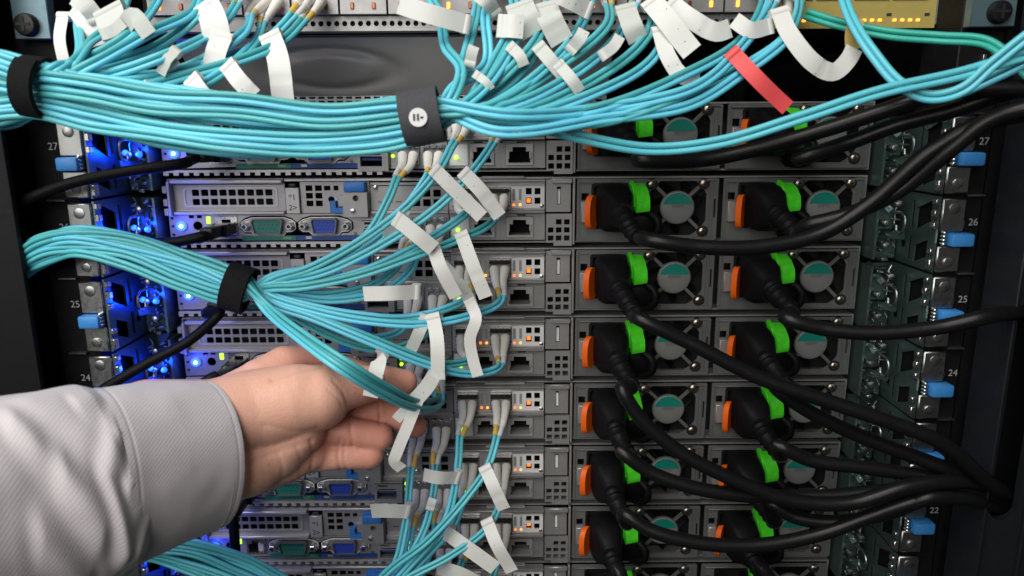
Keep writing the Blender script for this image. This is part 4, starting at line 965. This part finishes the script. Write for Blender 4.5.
# ------------------------------------------------------------------ thin black management cables at the left
def thin_cable(k, path, label, r=3.0):
    z0 = base_z(k); o = Vector((-177.0, -2, z0+11.5))
    t = thing('network_cable', label, 'network cable', o, 'black network cables at the left')
    MB().box(-5.6, 5.6, -14, 4, -4.2, 3.0, 0.6).build('plug', 'black_plastic', t)
    MB().box(-4.0, 4.0, -30, -13.8, -3.6, 3.4, 1.2).build('boot', 'black_rubber', t)
    pts = spline([Vector((0, -26, 0)), Vector((-3, -34, -2))] + [P(*q)-o for q in path], 2.0)
    MB().tube(pts, r, 12).build('jacket', 'black_matte', t); return t
thin_cable(0, [(185,163,-44),(130,171,-52),(75,182,-56),(30,198,-56),(-10,215,-50)], 'black network cable crossing the upper left rail from the topmost server')
thin_cable(1, [(205,236,-42),(175,242,-46),(140,244,-46),(100,250,-48),(60,256,-48),(20,266,-42),(-15,290,-38)], 'black network cable running left along the second server toward the bundle')
thin_cable(2, [(220,312,-42),(190,340,-46),(150,362,-50),(115,382,-54),(70,410,-56),(10,445,-50)], 'black network cable slanting down left from the third server')
thin_cable(3, [(215,376,-42),(190,392,-46),(150,410,-50),(80,430,-56)], 'black network cable near the wrist going behind the cuff')
thin_cable(5, [(232,505,-42),(234,530,-44),(236,560,-46),(238,600,-50)], 'black network cable hanging straight down below the cuff')

# ------------------------------------------------------------------ person: left hand and shirt sleeve
per = thing('person', 'left hand in a pale grey shirt sleeve reaching in from the left', 'person', P(120, 470, -150))
po = P(120, 470, -150)
def capsule(mb, a, ra, b_, rb, seg=36, rings=10):
    a, b_ = Vector(a), Vector(b_); T = (b_-a).normalized(); N = T.orthogonal().normalized(); B = T.cross(N)
    pr = []
    for i in range(rings+1):
        th = -PI/2 + PI/2*i/rings; pr.append((a + T*ra*math.sin(th), ra*math.cos(th)))
    for i in range(rings+1):
        th = PI/2*i/rings; pr.append((b_ + T*rb*math.sin(th), rb*math.cos(th)))
    vs = []; fs = []
    for c, r in pr:
        r = max(r, 0.05)
        for k in range(seg): vs.append(tuple(c + r*(N*math.cos(2*PI*k/seg) + B*math.sin(2*PI*k/seg))))
    for i in range(len(pr)-1):
        for k in range(seg): fs.append((i*seg+k, i*seg+(k+1) % seg, (i+1)*seg+(k+1) % seg, (i+1)*seg+k))
    fs.append(tuple(reversed(range(seg)))); fs.append(tuple((len(pr)-1)*seg+k for k in range(seg)))
    mb.add(vs, fs)
hd = MB()
def chain(*pts):
    q = [(P(a, b_, c)-po, r) for a, b_, c, r in pts]
    for (a, ra), (b_, rb) in zip(q, q[1:]): capsule(hd, a, ra, b_, rb)
# wrist and heel
chain((150,430,-128,24), (212,424,-112,22), (252,412,-101,21.5), (290,402,-96,19.5), (318,398,-93,17))
chain((150,470,-126,23), (212,460,-112,22.5), (246,456,-104,21), (274,446,-98,17.5), (298,430,-95,14))
chain((215,445,-104,24), (270,428,-84,22), (300,405,-74,18))
# back of the hand behind the thumb, and the index knuckle
chain((235,410,-92,20), (262,385,-82,14.5), (284,366,-72,11), (302,360,-66,8.6), (326,366,-58,8.4), (370,377,-48,8.0), (406,394,-42,7.3))
chain((262,430,-74,18), (318,405,-62,13))
# thumb
chain((300,398,-95,18), (320,394,-92,15.5), (345,388,-86,11.8), (356,386,-83,11.0), (382,382,-74,8.9), (388,382,-72,9.0), (405,382,-68,7.0))
# middle
chain((310,402,-66,10), (345,409,-70,8.2), (352,410,-70,7.9), (376,411,-68,8.0), (381,412,-67,7.7), (400,418,-65,7.6), (415,426,-62,6.9))
# ring
chain((296,430,-82,10), (326,431,-83,8.2), (348,431,-83,7.9), (353,432,-83,7.6), (379,437,-79,8.0))
# little and the folds at its base
chain((288,457,-84,11), (318,456,-84,8.4), (338,455,-84,8.0), (343,455,-84,7.6), (370,455,-81,7.7))
chain((244,468,-101,15), (266,464,-97,14), (290,457,-92,12.5), (312,452,-87,10))
ho = hd.build('hand', 'skin', per)
rm = ho.modifiers.new('remesh', 'REMESH'); rm.mode = 'VOXEL'; rm.voxel_size = 0.0009
smo = ho.modifiers.new('smooth', 'SMOOTH'); smo.factor = 0.5; smo.iterations = 14
bpy.context.view_layer.update()
hm = bpy.data.meshes.new_from_object(ho.evaluated_get(bpy.context.evaluated_depsgraph_get()))
ho.modifiers.clear(); ho.data = hm; hm.shade_smooth()
# skin folds and joint creases, pressed into the surface
folds = [([(333,380,-96),(343,392,-92),(347,404,-86)], .45, .8), ([(328,390,-104),(338,398,-98),(343,408,-90)], .35, .8), ([(272,380,-102),(295,371,-94),(322,366,-84)], .8, 1.3),
         ([(262,462,-112),(266,478,-108),(262,494,-100)], .15, 1.1), ([(278,452,-108),(283,468,-102),(280,486,-96)], .25, 1.0), ([(296,446,-104),(301,460,-98),(300,478,-92)], .28, 1.0), ([(311,441,-98),(313,455,-94),(311,470,-88)], .6, 1.1),
         ([(340,440,-92),(338,455,-93),(340,470,-90)], .7, .9), ([(345,441,-92),(344,455,-93),(346,470,-90)], .5, .8), ([(350,417,-92),(351,431,-92),(353,446,-90)], .7, .9), ([(378,400,-76),(380,412,-76),(380,424,-74)], .6, .9),
         ([(385,370,-80),(386,382,-82),(386,396,-80)], .5, .9), ([(240,470,-122),(262,458,-114),(290,448,-110),(312,441,-100)], .3, 1.6), ([(265,425,-122),(300,432,-116),(318,428,-108)], .35, 1.2)]
fl_pts = []
for pl, dep, wid in folds:
    fl_pts.append(([q-po for q in spline([P(*p) for p in pl], 1.0)], dep, wid))
ndir = [v.normal.copy() for v in hm.vertices]; camv = (CAM-po)
for i, v in enumerate(hm.vertices):
    c = v.co/MM
    if ndir[i].dot((camv-c).normalized()) < 0.0: continue
    rd = (c-camv).normalized(); push = 0.0
    for pl, dep, wid in fl_pts:
        best = 1e9
        for q in pl:
            w_ = q-camv; d = (w_ - rd*w_.dot(rd)).length
            if d < best: best = d
        if best < 3*wid: push += dep*math.exp(-(best/wid)**2)
    if push: v.co = v.co - ndir[i]*push*MM
hm.update()
at = hm.attributes.new('pink', 'FLOAT', 'POINT')
cols = [(P(402,384,-70)-po, 12, .7), (P(414,426,-62)-po, 14, .9), (P(384,437,-82)-po, 11, .85), (P(374,455,-84)-po, 11, .75), (P(352,411,-72)-po, 20, 1.0), (P(300,462,-88)-po, 11, .6), (P(280,470,-94)-po, 11, .6), (P(262,478,-100)-po, 9, .5), (P(330,431,-85)-po, 13, .8), (P(325,456,-86)-po, 10, .4), (P(300,356,-68)-po, 14, .6)]
vals = []
for v in hm.vertices:
    c = v.co/MM; f = 0.0
    for p, r, a in cols:
        d = (c-p).length
        if d < 2*r: f = max(f, a*(1-(d/(2*r))**2)**1.2)
    vals.append(f + 0.12*noise.noise(c*0.06))
at.data.foreach_set('value', [max(0, min(1, x)) for x in vals])
# sleeve: lofted rings with wrinkles
def sleeve(name, st, m, wr, rim=False, nseg=180, nlen=120, par=None, span=None):
    """st: (px,py,Y, half height mm, half depth mm) along the arm"""
    cen = [P(a, b_, c)-po for a, b_, c, _, _ in st]
    C_ = spline(cen, 1.0)
    L_ = len(C_)
    def lerp_r(f, j):
        # cumulative fraction by index between stations
        d = [0.0]
        for a, b_ in zip(cen, cen[1:]): d.append(d[-1]+(b_-a).length)
        x = f*d[-1]
        for i in range(len(d)-1):
            if x <= d[i+1] or i == len(d)-2:
                t_ = (x-d[i])/(d[i+1]-d[i]); t_ = max(0, min(1, t_)); return st[i][j]*(1-t_) + st[i+1][j]*t_
    vs = []; fs = []; uv = []
    rings = [(i/nlen, 0.0) for i in range(nlen+1)]
    if rim: rings = rings + [(1.0, -0.2), (1.0, -1.0), (1.0, -1.2), (0.93, -1.4), (0.8, -1.6)]
    for f, ins in rings:
        fi = f*(L_-1); i = min(L_-2, int(fi)); c = C_[i].lerp(C_[i+1], fi-i)
        T = (C_[-1] - C_[0]).normalized()
        S = (T.cross(Vector((0, 1, 0)))).normalized(); D = S.cross(T)
        hh, hd_ = lerp_r(f, 3), lerp_r(f, 4)
        for k in range(nseg):
            a = 2*PI*k/nseg
            r_ = S*math.cos(a)*(hh+ins) + D*math.sin(a)*(hd_+ins)
            p = c + r_
            n_ = r_.normalized()
            p = p + n_*wr(p, f, a)
            vs.append(tuple(p)); uv.append((a/(2*PI)*0.23, f*L_*MM))
    nr = len(rings)
    for i in range(nr-1):
        for k in range(nseg): fs.append((i*nseg+k, i*nseg+(k+1) % nseg, (i+1)*nseg+(k+1) % nseg, (i+1)*nseg+k))
    mb = MB().add(vs, fs); me = mb.mesh(name, m, ang=70)
    ul = me.uv_layers.new(name='UVMap')
    for poly in me.polygons:
        us = [uv[me.loops[l].vertex_index][0] for l in poly.loop_indices]
        for l in poly.loop_indices:
            u, v = uv[me.loops[l].vertex_index]
            if max(us)-min(us) > 0.1 and u < 0.1: u += 0.23
            ul.data[l].uv = (u, v)
    o = bpy.data.objects.new(name, me); COL.objects.link(o); o.parent = par or per
    return o
def wr_cuff(p, f, a): return 0.9*noise.noise(p*0.03 + Vector((3, 1, 0))) + 0.5*noise.noise(p*0.08)- 0.22*math.exp(-((f-0.935)/0.008)**2) - 0.25*math.exp(-((f-0.07)/0.01)**2)
FOLDS = [([(.95, 335), (.80, 296), (.83, 252)], 3.2, 7), ([(.64, 304), (.80, 268), (.95, 236)], 3.4, 9), ([(.52, 335), (.62, 300), (.72, 268)], 3.4, 9),
         ([(.97, 300), (.88, 286)], 1.8, 4), ([(.97, 262), (.90, 250)], 1.8, 4), ([(.97, 320), (.90, 316)], 1.5, 4), ([(.50, 275), (.66, 242)], 2.6, 8), ([(.97, 350), (.80, 345)], 1.6, 6)]
FS = [([Vector((f*245, math.radians(a)*42, 0)) for f, a in pl], am, w) for pl, am, w in FOLDS]
PLK = [Vector((f*245, math.radians(a)*42, 0)) for f, a in ((.40, 216), (.70, 226), (.97, 243))]
def segd(p, pl):
    best = 1e9; sg = 1
    for a, b_ in zip(pl, pl[1:]):
        d = b_-a; t_ = max(0, min(1, (p-a).dot(d)/d.length_squared)); q = a + d*t_
        if (p-q).length < best: best = (p-q).length; sg = 1 if d.x*(p-q).y - d.y*(p-q).x > 0 else -1
    return best, sg
def wr_sleeve(p, f, a):
    u = Vector((f*245, (a % (2*PI))*42, 0)); w = 0.0
    for pl, am, wd_ in FS:
        d, sg = segd(u, pl); x = sg*d/wd_
        w += 0.42*am*(math.exp(-x*x) - 0.45*math.exp(-(abs(x)-1.7)**2))
    d, sg = segd(u, PLK)
    if 0.38 < f: w += 0.9*(0.5 + 0.5*math.tanh(sg*d/0.5))*max(0, 1-d/40)
    w += 2.2*noise.noise(Vector((p.x*0.03, p.y*0.02, p.z*0.03))) + 0.7*noise.noise(Vector((p.x*0.09+p.z*0.05, p.y*0.05, p.z*0.07)))
    fall = 1.0 - max(0.0, (f-0.93)/0.07)*0.8
    return w*fall
cu = sleeve('cuff', [(96, 484, -154, 43.0, 36), (155, 467, -133, 40.8, 34), (211, 454, -113, 37.5, 31)], 'shirt', wr_cuff, rim=True)
sl = sleeve('sleeve', [(-130, 560, -215, 52, 42), (-40, 528, -190, 50, 41), (40, 502, -170, 47, 39), (90, 486, -156, 45.0, 37.4), (104, 482, -151, 42.6, 35.6), (116, 478, -147, 40.0, 33.6)], 'shirt', wr_sleeve)
# stitching: two rows near the opening edge and one at the seam
def stitches(st, n, rr, par):
    cen = P(*st[:3])-po; T = (P(222, 456, -110)-P(98, 488, -152)).normalized(); S = T.cross(Vector((0, 1, 0))).normalized(); D = S.cross(T)
    mb = MB()
    for i in range(n):
        a0 = 2*PI*i/n; a1 = a0 + 2*PI/n*0.62
        q = []
        for a in (a0, (a0+a1)/2, a1):
            p = cen + S*math.cos(a)*st[3] + D*math.sin(a)*st[4]; nn = (p-cen).normalized(); p = p + nn*(wr_cuff(p, rr, a)+0.05); q.append(p)
        mb.tube(q, 0.22, 5)
    o = mb.build('stitching', 'stitch', par); o['kind'] = 'stuff'; return o
stitches((203, 456, -116, 38.0, 31.5), 150, 0.9, cu)
stitches((106, 481.2, -150.6, 42.7, 35.7), 150, 0.1, cu)
